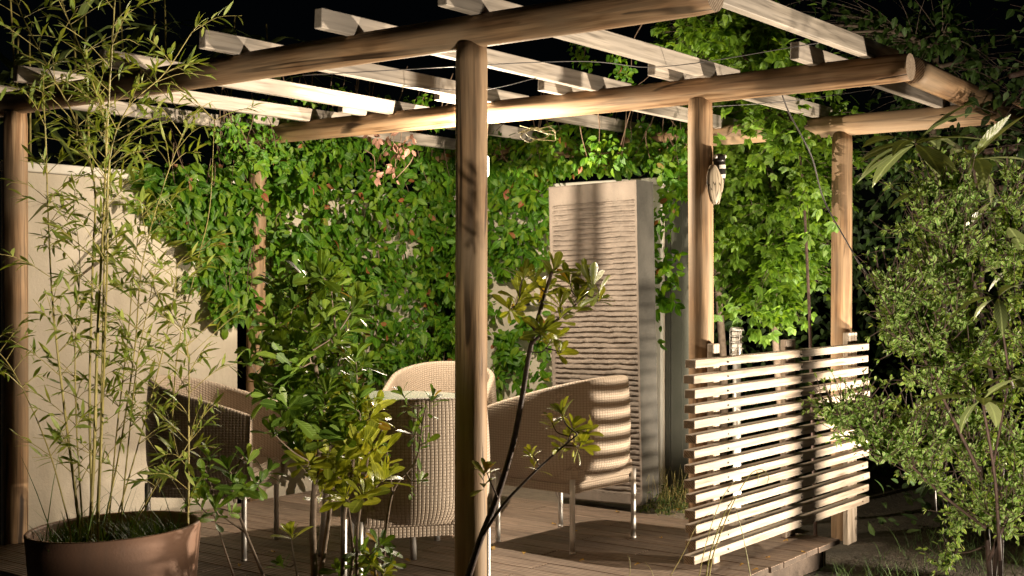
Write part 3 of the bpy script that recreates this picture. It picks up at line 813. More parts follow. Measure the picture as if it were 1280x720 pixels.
# ----------------------------------------------------------------- cicada ornaments
def make_cicada():
    root = empty('cicada_ornament')
    # body: lathe along Z (head up), radius profile
    prof = [(-0.075, .004), (-0.06, .012), (-0.035, .022), (-0.005, .028), (0.02, .030), (0.045, .031), (0.06, .028), (0.066, .033), (0.085, .030), (0.097, .015), (0.10, .003)]
    V, Fc, fm = [], [], []; sd = 20
    zz = np.linspace(-0.075, 0.10, 48)
    for z in zz:
        r = np.interp(z, [p[0] for p in prof], [p[1] for p in prof])
        for k in range(sd):
            a = 2 * math.pi * k / sd; V.append((math.cos(a) * r, math.sin(a) * r * 0.85, z))
    for i in range(len(zz) - 1):
        for k in range(sd):
            Fc.append((i * sd + k, i * sd + (k + 1) % sd, (i + 1) * sd + (k + 1) % sd, (i + 1) * sd + k))
            zc = zz[i]
            fm.append(1 if ((-0.022 < zc < -0.004) or (0.024 < zc < 0.042)) and 13 <= k <= 19 else 0)
    from_np('body', V, Fc, ['black', 'paleglaze'], root, fmat=fm)
    for sx in (-1, 1):
        t = Tubes(); c = Vector((sx * 0.026, -0.008, 0.083))
        t.add([c + Vector((0, 0, -.010)), c + Vector((0, 0, -.005)), c + Vector((0, 0, .005)), c + Vector((0, 0, .010))], lambda q: 0.010 if .1 < q < .9 else .004, None, 12)
        t.build('eye', 'paleglaze', root, origin=(0, 0, 0))
    for sx, tilt, wk in ((-1, 0.02, 1.25), (1, -0.06, 0.6)):
        V, UV, Fq = [], [], []; n = 22
        for i in range(n + 1):
            tt = i / n; L = 0.185
            w = wk * (0.034 * math.sin(math.pi * min(1, tt ** 0.85)) ** 0.7 + 0.004)
            for k in range(7):
                q = k / 6 - .5
                x = sx * (0.044 if sx < 0 else -0.002) + math.sin(sx * tilt) * tt * L + q * 2 * w
                V.append((x, (-0.004 if sx < 0 else 0.02) - 0.012 * math.cos(q * 3.0) - 0.012 * math.sin(tt * 3.14), 0.045 - tt * L * math.cos(tilt))); UV.append((tt, k / 6))
        for i in range(n):
            for k in range(6): Fq.append((i * 7 + k, i * 7 + k + 1, (i + 1) * 7 + k + 1, (i + 1) * 7 + k))
        o = from_np('wing', V, Fq, 'wing', root, uv=UV)
        md = o.modifiers.new('thick', 'SOLIDIFY'); md.thickness = 0.004
    return root
ci = make_cicada()
ci.location = P(900, 218, 6.0); ci.rotation_euler = (0, R(-4), R(28))
tag(ci, 'cicada ornament with pale veined wings fixed to the post at the fence end', 'ornament', 'cicada ornaments')
cj = copy_thing(ci); cj.location = W(-2.24, 3.43, CH + (HZ - 377) * 8.6 / F); cj.rotation_euler = (0, R(70), ANG)
tag(cj, 'dark cicada ornament on the cream wall, half hidden by the sapling leaves', 'ornament', 'cicada ornaments')

# ----------------------------------------------------------------- cables and wires
def cable(name, pts, r, mat, label, cat):
    t = Tubes(); t.add(spline(pts, 8), r, r, 6); return tag(t.build(name, mat), label, cat)
cable('power_cable', [P(977, 117, 5.95), P(986, 140, 5.98), P(1003, 172, 6.0), P(1016, 200, 6.05), P(1030, 250, 6.1), P(1060, 305, 6.0), P(1078, 335, 5.8), P(1112, 378, 5.5), P(1140, 407, 5.2), P(1160, 470, 5.0), P(1170, 640, 4.95)], 0.0036, 'wire', 'loose grey cable hanging from the middle beam and drooping toward the variegated bush', 'cable')
pts = []
for k in range(26):
    a = k * 0.62
    c = P(672, 168, 6.35)
    rx, rz = 0.075 + 0.012 * math.sin(k * 1.7), 0.032 + 0.01 * math.sin(k * 2.3)
    pts.append(c + Vector((math.cos(a) * rx + 0.03 * math.sin(k * .21), 0.03 * math.sin(k * .9), math.sin(a) * rz)))
pts = [P(650, 157, 6.5)] + pts + [P(690, 157, 6.3)]
cable('twine_coil', pts, 0.0020, 'yellowcable', 'tangled loops of yellow twine under the bright middle beam', 'twine')
cable('support_wire', [W(-0.9, 0.0, 2.19), W(-0.2, 0.9, 2.30), W(0.05, 1.3, 2.305), W(0.84, 1.2, 2.305)], 0.002, 'wire', 'thin wire strung between the first rafters above the middle post', 'wire')
cable('support_wire', [W(-1.26, 1.0, 2.306), W(-0.9, 1.15, 2.27), W(-0.58, 1.2, 2.304)], 0.002, 'wire', 'thin slack wire between two rafters, under open black sky', 'wire')
cable('support_wire', [P(877, 134, 6.0), P(980, 127, 6.3), P(1090, 112, 6.4)], 0.002, 'wire', 'thin pale wire running level from the fence end post toward the dark log', 'wire')

# ----------------------------------------------------------------- vegetation
def grow(stems, twigs_mat):
    pass

# --- creeper on walls -------------------------------------------------------
def in_poly(x, y, poly):
    c = False; j = len(poly) - 1
    for i in range(len(poly)):
        xi, yi = poly[i]; xj, yj = poly[j]
        if (yi > y) != (yj > y) and x < (xj - xi) * (y - yi) / (yj - yi + 1e-9) + xi: c = not c
        j = i
    return c
def hit(x, y, kind, off):
    """view ray meets plane s=off or v=off of the pergola frame"""
    d = Vector(((x - 640) / F, 1, (HZ - y) / F)); c = Vector((0, 0, CH)); nrm = SA if kind == 's' else VA
    t = (off - (c - O).dot(nrm)) / d.dot(nrm)
    return c + d * t
def creeper(name, regions, label, lsize=0.075, seed=1, trail=True, mat='l_vine'):
    random.seed(seed)
    root = empty(name, tuple(hit(*regions[0][0][0], regions[0][1], regions[0][2])), 0, label, 'climber')
    root.location.z = 0
    lv = Leaves('ovate', 0.22); lo = Leaves('oval', 0.2); tb = []
    for (poly, kind, off, thick, n, hole) in regions:
        nrm = SA if kind == 's' else -VA
        xs = [p[0] for p in poly]; ys = [p[1] for p in poly]
        k = 0; tries = 0; prev = None
        while k < n and tries < n * 30:
            tries += 1
            x, y = rnd(min(xs), max(xs)), rnd(min(ys), max(ys))
            if not in_poly(x, y, poly): continue
            cl = noise.noise(Vector((x * 0.035, y * 0.035, seed)))
            if cl < hole + rnd(-.12, .12): continue
            if kind == 's' and 307 < x < 334 and y > 195 and random.random() < .8: continue
            c2 = noise.noise(Vector((x * 0.016, y * 0.022, seed + 40)))
            c = hit(x, y, kind, off) + nrm * (thick * (0.10 + 1.3 * max(0, cl * .6 + c2 * .7 + .3)) * rnd(.2, 1.1))
            if c.z < -0.1: continue
            k += 1
            out = (nrm * 1.0 + Vector((0, 0, rnd(-.1, .5))) + rv() * 0.55).normalized()
            nl = random.choice((1, 2, 3, 3, 4)); sz = lsize * rnd(.55, 1.15)
            # leaflets fan out from the stalk tip, hanging
            dn = (Vector((0, 0, -1)) - out * (-out.z)); dn = (dn + rv() * 0.7); dn -= out * dn.dot(out); dn.normalize(); sd = out.cross(dn)
            for q in range(nl):
                a = (q - (nl - 1) / 2) * 1.15 + rnd(-.4, .4)
                d = dn * math.cos(a) + sd * math.sin(a) + out * rnd(-.1, .4)
                s_ = sz * (1 - 0.13 * abs(q - (nl - 1) / 2)) * rnd(.8, 1.1)
                (lv if random.random() < .55 else lo).add(c + d.normalized() * .012 + rv() * .012, d, out + rv() * .45, s_, s_ * rnd(.46, .62), rnd(.0, .5))
            if trail and random.random() < 0.10:
                e = c - nrm * 0.05 + Vector((rnd(-.1, .1), rnd(-.05, .05), rnd(.1, .35)))
                tb.append(spline([e, (e + c) * .5 + rv() * .03, c], 4))
    lv.merge(lo); lv.build('foliage', mat, root)
    for p_ in tb[:60]:
        t_ = Tubes(); t_.add(p_, 0.004, 0.0018, 5); t_.build('stem', 'vinestem', root)
    return root
creeper('creeper', [
    ([(175, 222), (212, 207), (300, 205), (322, 180), (345, 190), (345, 470), (318, 420), (300, 400), (280, 392), (262, 372), (255, 330), (232, 318), (226, 285), (190, 262)], 's', -3.19, 0.13, 800, -0.36),
    ([(140, 205), (232, 208), (268, 330), (300, 405), (285, 420), (235, 372), (205, 300), (160, 250)], 's', -3.20, 0.10, 130, -0.05)],
    'dense green creeper tumbling over the cream wall beside the bamboo', 0.092, 5)
creeper('creeper', [
    ([(325, 170), (420, 165), (560, 165), (560, 560), (330, 560), (325, 400)], 's', -3.16, 0.30, 2300, -0.40),
    ([(540, 175), (692, 175), (692, 330), (640, 340), (610, 360), (545, 370)], 'v', 3.52, 0.28, 900, -0.36),
    ([(545, 365), (615, 360), (640, 400), (690, 380), (690, 520), (600, 520), (545, 470)], 'v', 3.52, 0.22, 330, -0.05)],
    'broad curtain of bright green creeper covering the corner behind the table', 0.094, 9)
creeper('creeper', [
    ([(615, 168), (700, 160), (790, 150), (870, 160), (868, 250), (846, 262), (840, 212), (720, 216), (690, 232), (615, 228)], 'v', 3.42, 0.30, 680, -0.35),
    ([(800, 255), (852, 250), (858, 300), (842, 420), (822, 430), (812, 330)], 'v', 3.25, 0.12, 90, -0.2)],
    'creeper trailing over the top of the concrete slab and down its edge', 0.08, 14)
creeper('creeper', [
    ([(235, 165), (330, 120), (400, 130), (410, 165), (380, 200), (330, 215), (280, 215)], 's', -3.0, 0.35, 300, -0.25),
    ([(420, 108), (560, 125), (565, 160), (430, 150)], 'v', 2.3, 0.25, 110, -0.2)],
    'loose creeper climbing through the rafters at the wall corner', 0.06, 21)
creeper('withered_creeper', [
    ([(462, 165), (520, 168), (518, 205), (500, 242), (470, 215)], 'v', 2.0, 0.12, 26, -0.9)],
    'withered pink creeper sprig hanging below the middle beam', 0.062, 25, mat='l_vinedry')
creeper('creeper', [
    ([(612, 160), (650, 168), (780, 175), (790, 210), (640, 210), (612, 190)], 'v', 2.6, 0.2, 90, -0.3)],
    'creeper sprays glowing in the lamp light under the middle beam', 0.06, 27)
creeper('creeper', [
    ([(712, 45), (742, 60), (748, 85), (720, 78)], 'v', 2.9, 0.1, 22, -0.9),
    ([(765, 60), (800, 80), (805, 110), (775, 108)], 'v', 2.9, 0.1, 30, -0.9)],
    'dim creeper tips hanging against the black sky between the rafters', 0.055, 31)

# --- potted bamboo ----------------------------------------------------------
def make_pot():
    c = P(143, 657, 4.2); zr = c.z; r1 = 105 * 4.2 / F
    root = empty('plant_pot', (c.x, c.y, GROUND), 0, 'large terracotta plant pot holding the bamboo', 'pot')
    h = zr - GROUND
    prof = [(0.0, 0.005), (0.215, 0.0), (0.225, 0.015), (r1 * 0.93, h * 0.62), (r1 * 0.985, h * 0.93), (r1, h - 0.004), (r1 - 0.004, h), (r1 - 0.014, h - 0.001), (r1 - 0.018, h - 0.008), (r1 - 0.022, h - 0.10), (r1 - 0.03, h - 0.14)]
    V, Fq = [], []; sd = 72
    for (r, z) in prof:
        for k in range(sd):
            a = 2 * math.pi * k / sd
            w = 1 + 0.012 * math.sin(2 * a + .6) * (z / h)
            V.append((math.cos(a) * r * w, math.sin(a) * r * w, z + 0.012 * math.cos(a) * (z / h)))
    for i in range(len(prof) - 1):
        for k in range(sd): Fq.append((i * sd + k, i * sd + (k + 1) % sd, (i + 1) * sd + (k + 1) % sd, (i + 1) * sd + k))
    from_np('body', V, np.array(Fq), 'terracotta', root)
    V = [(0, 0, h - 0.085)]; Fc = []
    for ring in range(1, 9):
        for k in range(36):
            a = 2 * math.pi * k / 36; r = (r1 - 0.02) * ring / 8
            V.append((math.cos(a) * r, math.sin(a) * r, h - 0.085 + 0.018 * noise.noise(Vector((math.cos(a) * r * 14, math.sin(a) * r * 14, 0)))))
    for k in range(36): Fc.append((0, 1 + k, 1 + (k + 1) % 36))
    for ring in range(7):
        for k in range(36): Fc.append((1 + ring * 36 + k, 1 + (ring + 1) * 36 + k, 1 + (ring + 1) * 36 + (k + 1) % 36, 1 + ring * 36 + (k + 1) % 36))
    from_np('soil', V, Fc, 'soil', root)
    return c, r1, zr
PC, PR, PZ = make_pot()
def make_bamboo():
    random.seed(3)
    base = Vector((PC.x, PC.y, PZ - 0.09))
    root = empty('potted_bamboo', tuple(base), 0, 'slender bamboo with many narrow leaves growing from the terracotta pot', 'bamboo')
    lv = Leaves('lance', 0.15); tw = Tubes()
    Z = 4.2
    culms = [  # pixel path, depth, radius, leafiness, start of leaves
        ([(112, 668), (118, 560), (122, 420), (130, 260), (134, 160), (141, 40), (146, -40)], 4.18, .0062, 1.0, 0.12),
        ([(100, 668), (92, 600), (78, 490), (66, 380), (60, 260), (56, 150), (50, 100)], 4.22, .0052, 1.0, 0.15),
        ([(116, 668), (112, 500), (116, 330), (118, 230), (94, 150), (66, 96), (28, 20), (10, -30)], 4.27, .0048, .9, 0.25),
        ([(122, 668), (128, 520), (134, 330), (137, 200), (160, 135), (205, 92), (240, 40)], 4.12, .0042, .9, 0.3),
        ([(120, 668), (126, 540), (131, 300), (135, 180), (112, 92), (80, 10), (70, -40)], 4.30, .0045, .8, 0.35),
        ([(150, 664), (160, 560), (172, 450), (186, 380), (196, 330)], 4.28, .0032, .9, 0.2),
        ([(235, 655), (236, 600), (236, 520), (236, 455), (232, 420)], 4.16, .0038, 1.25, 0.12),
        ([(135, 664), (146, 540), (160, 420), (168, 330), (180, 250)], 4.35, .0032, .9, 0.25),
        ([(170, 664), (210, 560), (222, 440), (246, 330), (262, 260), (268, 150)], 4.40, .0030, .35, 0.3),
        ([(90, 668), (60, 560), (20, 470), (-10, 430)], 4.1, .0030, .7, 0.2),
        ([(128, 668), (150, 560), (168, 440), (178, 330), (205, 230), (235, 150)], 4.3, .0036, 1.0, 0.35),
        ([(104, 668), (96, 540), (94, 430), (100, 330), (92, 260)], 4.36, .0034, 1.0, 0.2),
        ([(140, 668), (166, 580), (196, 470), (214, 390), (222, 330)], 4.22, .0030, 1.0, 0.35),
        ([(160, 668), (200, 600), (232, 560), (262, 500)], 4.24, .0026, .9, 0.35),
    ]
    for px, Zc, r, leafy, t0 in culms:
        pts = spline([P(x, y, Zc + 0.02 * i * rnd(-1, 1)) for i, (x, y) in enumerate(px)], 10)
        pts[0].z = PZ - 0.10
        cu = Tubes(); tw = cu; n = len(pts)
        L = sum((pts[i + 1] - pts[i]).length for i in range(n - 1))
        cu.add(pts, lambda q, r=r: r * (1 - 0.65 * q) * (1 + 0.22 * max(0, math.cos(q * L / 0.085 * 2 * math.pi)) ** 14), None, 8)
        # ring nodes and side twigs with leaf fans
        pos = 0.0; step = 0.075
        m = int(L / step)
        for k in range(int(t0 * m), m + 1):
            q = k / m * (n - 1); i = min(int(q), n - 2); p = pts[i].lerp(pts[i + 1], q - i); dr = (pts[i + 1] - pts[i]).normalized()
            if random.random() > leafy * 0.92: continue
            for rep in range(random.choice((2, 2, 3))):
                a = rnd(0, 6.28); hd = Vector((math.cos(a), math.sin(a), 0))
                tl = rnd(.06, .27)
                d = (dr * rnd(.35, .9) + hd).normalized()
                e = p + d * tl + Vector((0, 0, rnd(-.03, .015)))
                tp = spline([p, p + d * tl * .5 + Vector((0, 0, .01)), e], 4)
                tw.add(tp, 0.0016, 0.0009, 4, cap=False)
                nl = random.choice((5, 6, 7, 8))
                for j in range(nl):
                    tt = rnd(.35, 1.0); pp = tp[min(len(tp) - 1, int(tt * (len(tp) - 1)))]
                    ld = (d + rv() * .75 + Vector((0, 0, rnd(-.45, .25)))).normalized()
                    ln = rnd(.036, .078)
                    lv.add(pp, ld, Vector((0, -.3, 1)) + rv() * .6, ln, ln * rnd(.15, .23), rnd(.0, .55))
        cu.build('culm', 'culm', root)
    lv.build('foliage', 'l_bamboo', root)
make_bamboo()
def grass_tuft(name, spots, label, mat='l_grass', L=(.06, .16), w=.004, n=26, lean=.5, cat='grass', kind=None):
    lv = Leaves('blade', 0.3)
    for c in spots:
        for k in range(n):
            a = rnd(0, 6.28); d = Vector((math.cos(a) * lean * rnd(.1, 1), math.sin(a) * lean * rnd(.1, 1), 1))
            ln = rnd(*L); pos = c + Vector((gauss(0, .012), gauss(0, .012), 0))
            lv.add(pos, d, Vector((math.cos(a), math.sin(a), 0.2)) * -1, ln, w * rnd(.7, 1.3), -rnd(.05, .7) if False else rnd(.1, .9))
    o = lv.build(name, mat, None, origin=tuple(spots[0]))
    return tag(o, label, cat, kind=kind)
random.seed(8)
sp = []
for k in range(46):
    a = rnd(0, 6.28); r = PR * 0.86 * math.sqrt(rnd(.02, 1)); sp.append(Vector((PC.x + math.cos(a) * r, PC.y + math.sin(a) * r, PZ - 0.09)))
grass_tuft('grass', sp, 'short green grass sprouting on the soil of the terracotta pot', n=18, L=(.04, .15), kind='stuff')
lv = Leaves('blade', 0.3); tb = Tubes()
for k in range(26):
    a = rnd(0, 6.28); r = PR * rnd(.2, .8); b = Vector((PC.x + math.cos(a) * r, PC.y + math.sin(a) * r, PZ - .09))
    d = Vector((rnd(-.7, .7), rnd(-.4, .4), 1)).normalized(); L = rnd(.2, .42)
    lv.add(b, d, Vector((-d.x, -d.y, .4)), L, rnd(.003, .0055), rnd(.1, .7))
tag(lv.build('grass_tuft', 'l_grass', None, origin=tuple(sp[0])), 'long thin wild grass stalks rising from the pot around the bamboo', 'grass')

# --- shrubs with leaf rosettes ----------------------------------------------
def shrub(name, label, stems, whorls, Z, mat, young=None, L=0.10, Wd=0.034, nleaf=(7, 11), bark='bark', seed=1, cat='shrub', zj=0.10, shape='obov', rw=0.0032, open_=0.85):  # young: leaf copy with lamp light put into its colour
    random.seed(seed)
    b = stems[0][0][0]; base = P(b[0], b[1], Z); base.z = GROUND
    root = empty(name, tuple(base), 0, label, cat)
    tb = Tubes(); nodes = []
    for (px, r, dz) in stems:
        p3 = [P(x, y, Z + dz + zj * .3 * rnd(-1, 1)) for (x, y) in px]
        if p3[0].z < 0.25 and px[0][1] >= 715:
            p3[0] = Vector((p3[0].x, p3[0].y, p3[0].z)); g = Vector((p3[0].x + (p3[0].x - p3[1].x) * .4, p3[0].y, GROUND - .05)); p3 = [g] + p3
        pts = spline(p3, 8); tb.add(pts, r, r * 0.45, 8)
        nodes += pts[4:]
    lv = Leaves(shape, 0.2); ly = Leaves(shape, 0.2)
    for w in whorls:
        x, y = w[0], w[1]; sc = w[2] if len(w) > 2 else 1.0; yg = w[3] if len(w) > 3 else 0; dz = w[4] if len(w) > 4 else rnd(-zj, zj)
        c = P(x, y, Z + dz)
        cand = [q for q in nodes if q.z < c.z + 0.02 + 0.0]
        if not cand: cand = nodes
        at = min(cand, key=lambda q: (q - c).length + 0.6 * max(0, q.z - c.z + 0.05))
        if (at - c).length > 0.015:
            mid = at.lerp(c, .55) + Vector((0, 0, -0.12 * (at - c).length)) + rv() * .01
            sp_ = spline([at, mid, c], 6); tb.add(sp_, rw, rw * .55, 6); nodes += sp_[2:]
            ax = (sp_[-1] - sp_[-3]).normalized()
        else: ax = Vector((0, 0, 1))
        ax = (ax + Vector((0, -.15, .7)) + rv() * .35).normalized()
        whorl(ly if yg else lv, c, ax, random.randint(*nleaf), L * sc, Wd * sc, open_, .3, .25)
        if random.random() < .6: whorl(ly if yg else lv, c - ax * .045, ax, 4, L * sc * .95, Wd * sc, open_ * 1.5, .3, .3)
    tb.build('stems', bark, root)
    if lv.d: lv.build('foliage', mat, root)
    if ly.d: ly.build('lamplit_foliage', young or mat, root)
    return root
random.seed(40)
wh = []
def fill(cx, cy, rx, ry, n, sc=1.0, yg=0):
    out = []
    while len(out) < n:
        a, b = rnd(-1, 1), rnd(-1, 1)
        if a * a + b * b > 1: continue
        x, y = cx + a * rx, cy + b * ry
        if any(math.hypot(x - q[0], y - q[1]) < 11 for q in out): continue
        out.append((x, y, sc * rnd(.85, 1.1), yg))
    return out
wh = fill(392, 395, 64, 60, 34) + fill(405, 475, 60, 42, 22) + fill(345, 445, 38, 24, 9) + fill(400, 530, 54, 34, 14) + fill(350, 500, 22, 30, 4)
wh += fill(440, 530, 34, 40, 10, 1.05, 1) + fill(452, 590, 34, 42, 12, 1.1, 1) + fill(405, 585, 30, 32, 7, 1.0, 1)
wh += [(378, 562, .9, 0), (340, 540, .9, 0), (330, 480, .9, 0)]
shrub('shrub', 'large glossy leaved shrub with yellow green lower rosettes in front of the chairs',
      [([(393, 722), (391, 660), (394, 600), (402, 540), (396, 470), (388, 410)], .013, 0), ([(400, 722), (412, 640), (420, 560), (424, 470), (418, 400)], .009, .05),
       ([(428, 722), (430, 650), (440, 590), (448, 540)], .008, -.05), ([(446, 722), (447, 660), (456, 600), (462, 560)], .006, -.08), ([(438, 722), (441, 690), (436, 640), (428, 600)], .006, .02),
       ([(398, 560), (372, 500), (350, 440), (338, 420)], .006, .03)],
      wh, 4.32, 'l_shrub', 'l_lamplit', 0.108, 0.037, (7, 10), 'bark', 12, zj=0.16)
shrub('shrub', 'thin branching shrub with few dark rosettes against the middle chair back',
      [([(478, 722), (484, 650), (494, 608), (520, 575), (528, 530), (534, 500)], .006, 0), ([(490, 615), (484, 570), (478, 540), (470, 510)], .005, 0)],
      [(503, 492, .8), (541, 497, .8), (516, 540, .85), (534, 552, .8), (527, 600, .6), (520, 520, .6), (480, 560, .7)], 4.45, 'l_shrub', None, 0.095, 0.032, (5, 8), 'bark', 5, zj=.04)
shrub('shrub', 'small low rosette shrub in front of the shadowed chair flank',
      [([(330, 722), (305, 660), (292, 620), (296, 585), (312, 560)], .006, 0), ([(306, 665), (275, 640), (262, 600), (255, 585)], .004, .03), ([(292, 720), (282, 690), (268, 645)], .004, .05)],
      [(255, 600, .9), (285, 585, 1), (310, 575, 1), (335, 590, .9), (270, 635, .9), (300, 610, .9), (325, 605, .8), (245, 625, .8), (262, 570, .8), (290, 640, .6)], 4.25, 'l_shrub', 'l_lamplit', 0.098, 0.034, (6, 9), 'bark', 17, zj=.08)
shrub('shrub', 'tiny pale green rosette seedling standing in front of the deck boards',
      [([(372, 722), (366, 690), (364, 672)], .004, 0)], [(364, 668, .95, 1), (352, 705, .7, 0)], 4.2, 'l_shrub', 'l_lamplit', 0.09, 0.030, (8, 10), 'bark', 19, zj=.02)
shrub('shrub', 'low rosette shrub under the dark seat of the middle chair',
      [([(470, 724), (468, 705), (466, 690)], .005, 0)], [(452, 690, .9), (475, 680, 1), (490, 700, .95, 0), (462, 708, 1, 1), (440, 705, .9), (482, 715, .9, 1), (420, 712, .7)], 4.3, 'l_shrub', 'l_lamplit', 0.09, 0.032, (6, 9), 'bark', 23, zj=.06)
shrub('sapling', 'young tree with one slanting dark stem and olive leaf rosettes beside the thick middle post',
      [([(585, 722), (600, 676), (620, 625), (640, 560), (652, 500), (662, 440), (672, 400), (682, 365), (690, 340)], .0125, 0), ([(604, 668), (630, 630), (660, 598), (690, 570), (722, 543)], .006, -.03),
       ([(664, 430), (690, 405), (715, 385), (738, 362)], .006, -.02), ([(622, 622), (612, 600), (608, 588)], .003, 0), ([(668, 412), (652, 395), (640, 380)], .004, .02)],
      [(692, 338, 1.05), (668, 350, 1), (712, 352, 1), (738, 356, 1), (722, 372, .9), (650, 372, 1, 1), (680, 366, 1, 1), (700, 380, .9, 1), (655, 345, .9), (690, 425, 1, 1), (678, 412, .9, 0), (700, 440, .8, 1), (702, 515, .8, 0), (716, 535, .9, 1), (735, 540, .85, 0), (728, 556, .8, 1), (690, 528, .7, 1), (606, 588, .85, 0), (664, 566, .6, 1), (700, 560, .6, 1), (640, 388, .8, 1), (732, 342, .8), (752, 372, .7)],
      4.28, 'l_sap', 'l_lamplit', 0.105, 0.036, (7, 10), 'darkbark', 29, cat='tree', zj=.07, rw=.003)

# --- variegated bush --------------------------------------------------------
def make_bush():
    random.seed(51)
    Z0 = 3.9; base = P(1245, 720, Z0); base.z = GROUND
    root = empty('variegated_bush', tuple(base), 0, 'tall airy bush with small cream edged leaves beside the fence', 'bush')
    tb = Tubes(); lv = Leaves('tiny', 0.25)
    main = [([(1240, 790), (1236, 700), (1228, 600), (1215, 480), (1200, 380), (1192, 290), (1185, 215)], .014, 0), ([(1240, 760), (1250, 620), (1262, 500), (1268, 380), (1262, 260), (1258, 180)], .012, .12),
            ([(1232, 660), (1180, 620), (1130, 575), (1085, 545), (1050, 528)], .007, -.1), ([(1224, 590), (1180, 500), (1150, 440), (1125, 405), (1112, 380)], .008, -.05),
            ([(1205, 410), (1180, 360), (1165, 310), (1158, 260)], .006, .05), ([(1236, 700), (1262, 640), (1300, 540), (1310, 420)], .009, -.12), ([(1215, 500), (1185, 440), (1170, 400)], .006, .1), ([(1230, 620), (1200, 570), (1170, 545), (1140, 540)], .006, 0.06)]
    nodes = []
    for px, r, dz in main:
        pts = spline([P(x, y, Z0 + dz + rnd(-.05, .05)) for x, y in px], 10); tb.add(pts, r * .7, r * .25, 8)
        for i in range(6, len(pts)): nodes.append((pts[i], (pts[i] - pts[i - 1]).normalized(), i / len(pts)))
    def spray(p, d, L, depth):
        pts = spline([p, p + d * L * .5 + rv() * .012, p + d * L + Vector((0, 0, .02))], 5)
        tb.add(pts, .0026 if depth else .0018, .001, 5, cap=False)
        nl = int(L / 0.0048)
        for k in range(nl):
            t = rnd(.12, 1.0); q = pts[min(5, int(t * 5))].lerp(pts[min(5, int(t * 5) + 1)], t * 5 % 1)
            ld = (d * rnd(.3, 1) + rv()).normalized(); ln = rnd(.011, .027)
            lv.add(q, ld, Vector((0, -.3, 1)) + rv() * .8, ln, ln * rnd(.34, .48), rnd(-.2, .4))
        for k in range(3): lv.add(pts[-1], (d + rv() * .7), Vector((0, -.4, 1)), rnd(.014, .022), .008, .1)
        if depth:
            for k in range(random.choice((3, 4, 5))):
                i = random.randint(1, 5); spray(pts[i], (d * rnd(.2, .9) + rv() + Vector((0, 0, .35))).normalized(), L * rnd(.35, .75), depth - 1)
    for p, d, t in nodes:
        if t < .22 or p.z > P(0, 235, Z0).z: continue
        for k in range(1 if random.random() < .55 else 2):
            dd = (d * .5 + rv() + Vector((-.1, 0, .75))).normalized()
            spray(p, dd, rnd(.07, .19), 1)
    for (x, y) in ((1145, 280), (1150, 330), (1165, 350), (1130, 430), (1160, 470), (1200, 250), (1180, 330), (1230, 320), (1240, 430), (1200, 460), (1225, 540), (1260, 560), (1180, 560), (1210, 640), (1250, 660), (1190, 690), (1080, 520), (1105, 560), (1120, 400), (1150, 390), (1165, 420)):
        p = P(x, y, Z0 + rnd(-.15, .15)); nb = min(nodes, key=lambda q: (q[0] - p).length)[0]
        tb.add(spline([nb, nb.lerp(p, .5) + rv() * .015, p], 5), .003, .0018, 5)
        for k in range(5): spray(p.lerp(nb, rnd(0, .4)), ((p - nb).normalized() * .5 + rv() + Vector((0, 0, .3))).normalized(), rnd(.07, .15), 1)
    tb.build('stems', 'darkbark', root); lv.build('foliage', 'l_varieg', root)
make_bush()
# --- long-leaved plant behind the bush ---------------------------------------
def make_longleaf():
    random.seed(61)
    Z0 = 4.05; base = P(1240, 720, Z0); base.z = GROUND
    root = empty('long_leaved_tree', tuple(base), 0, 'small tree with whorls of long drooping leathery leaves by the far log post', 'tree')
    tb = Tubes(); lv = Leaves('long', 0.12)
    for px, r in (([(1250, 740), (1252, 600), (1240, 480), (1222, 370), (1200, 290), (1172, 225), (1147, 182)], .008), ([(1225, 380), (1230, 300), (1222, 240), (1216, 205)], .007), ([(1246, 480), (1262, 420), (1282, 330)], .006)):
        tb.add(spline([P(x, y, Z0) for x, y in px], 8), r, r * .5, 8)
    def wl(x, y, n, px, dz=0, spread=1.0, w=.30):
        tb.add(spline([P(x + 4, y + 14, Z0 + dz * .3), P(x, y, Z0 + dz - .02)], 4), .005, .004, 6)
        c = P(x, y, Z0 + dz - .02); L = px * (Z0 + dz) / F
        for k in range(n):
            a = k * 2.4 + rnd(-.3, .3); el = rnd(-.45, .85) * spread
            d = Vector((math.cos(a) * math.cos(el), math.sin(a) * math.cos(el) * .8, math.sin(el)))
            ln = L * rnd(.75, 1.1); lv.add(c + d * .01, d, Vector((0, -.1, 1)) + rv() * .15, ln, ln * w * rnd(.85, 1.1), rnd(.1, .65))
    wl(1145, 180, 15, 92, -.2); wl(1216, 200, 12, 88, -.05); wl(1170, 240, 6, 70, -.1); wl(1283, 325, 8, 80)
    wl(1247, 372, 7, 62, -.35, 1, .28); wl(1228, 500, 10, 78, -.4, 1, .28); wl(1262, 470, 6, 50, -.3, 1, .3); wl(1200, 300, 5, 70, .05)
    tb.add(spline([P(1250, 700, Z0 - .3), P(1244, 600, Z0 - .35), P(1228, 502, Z0 - .4)], 6), .006, .004, 6); tb.add(spline([P(1240, 590, Z0 - .35), P(1262, 470, Z0 - .3)], 6), .004, .003, 6); tb.add(spline([P(1262, 470, Z0 - .3), P(1247, 374, Z0 - .35)], 6), .004, .003, 6)
    tb.build('trunk', 'darkbark', root); lv.build('foliage', 'l_big', root)
make_longleaf()

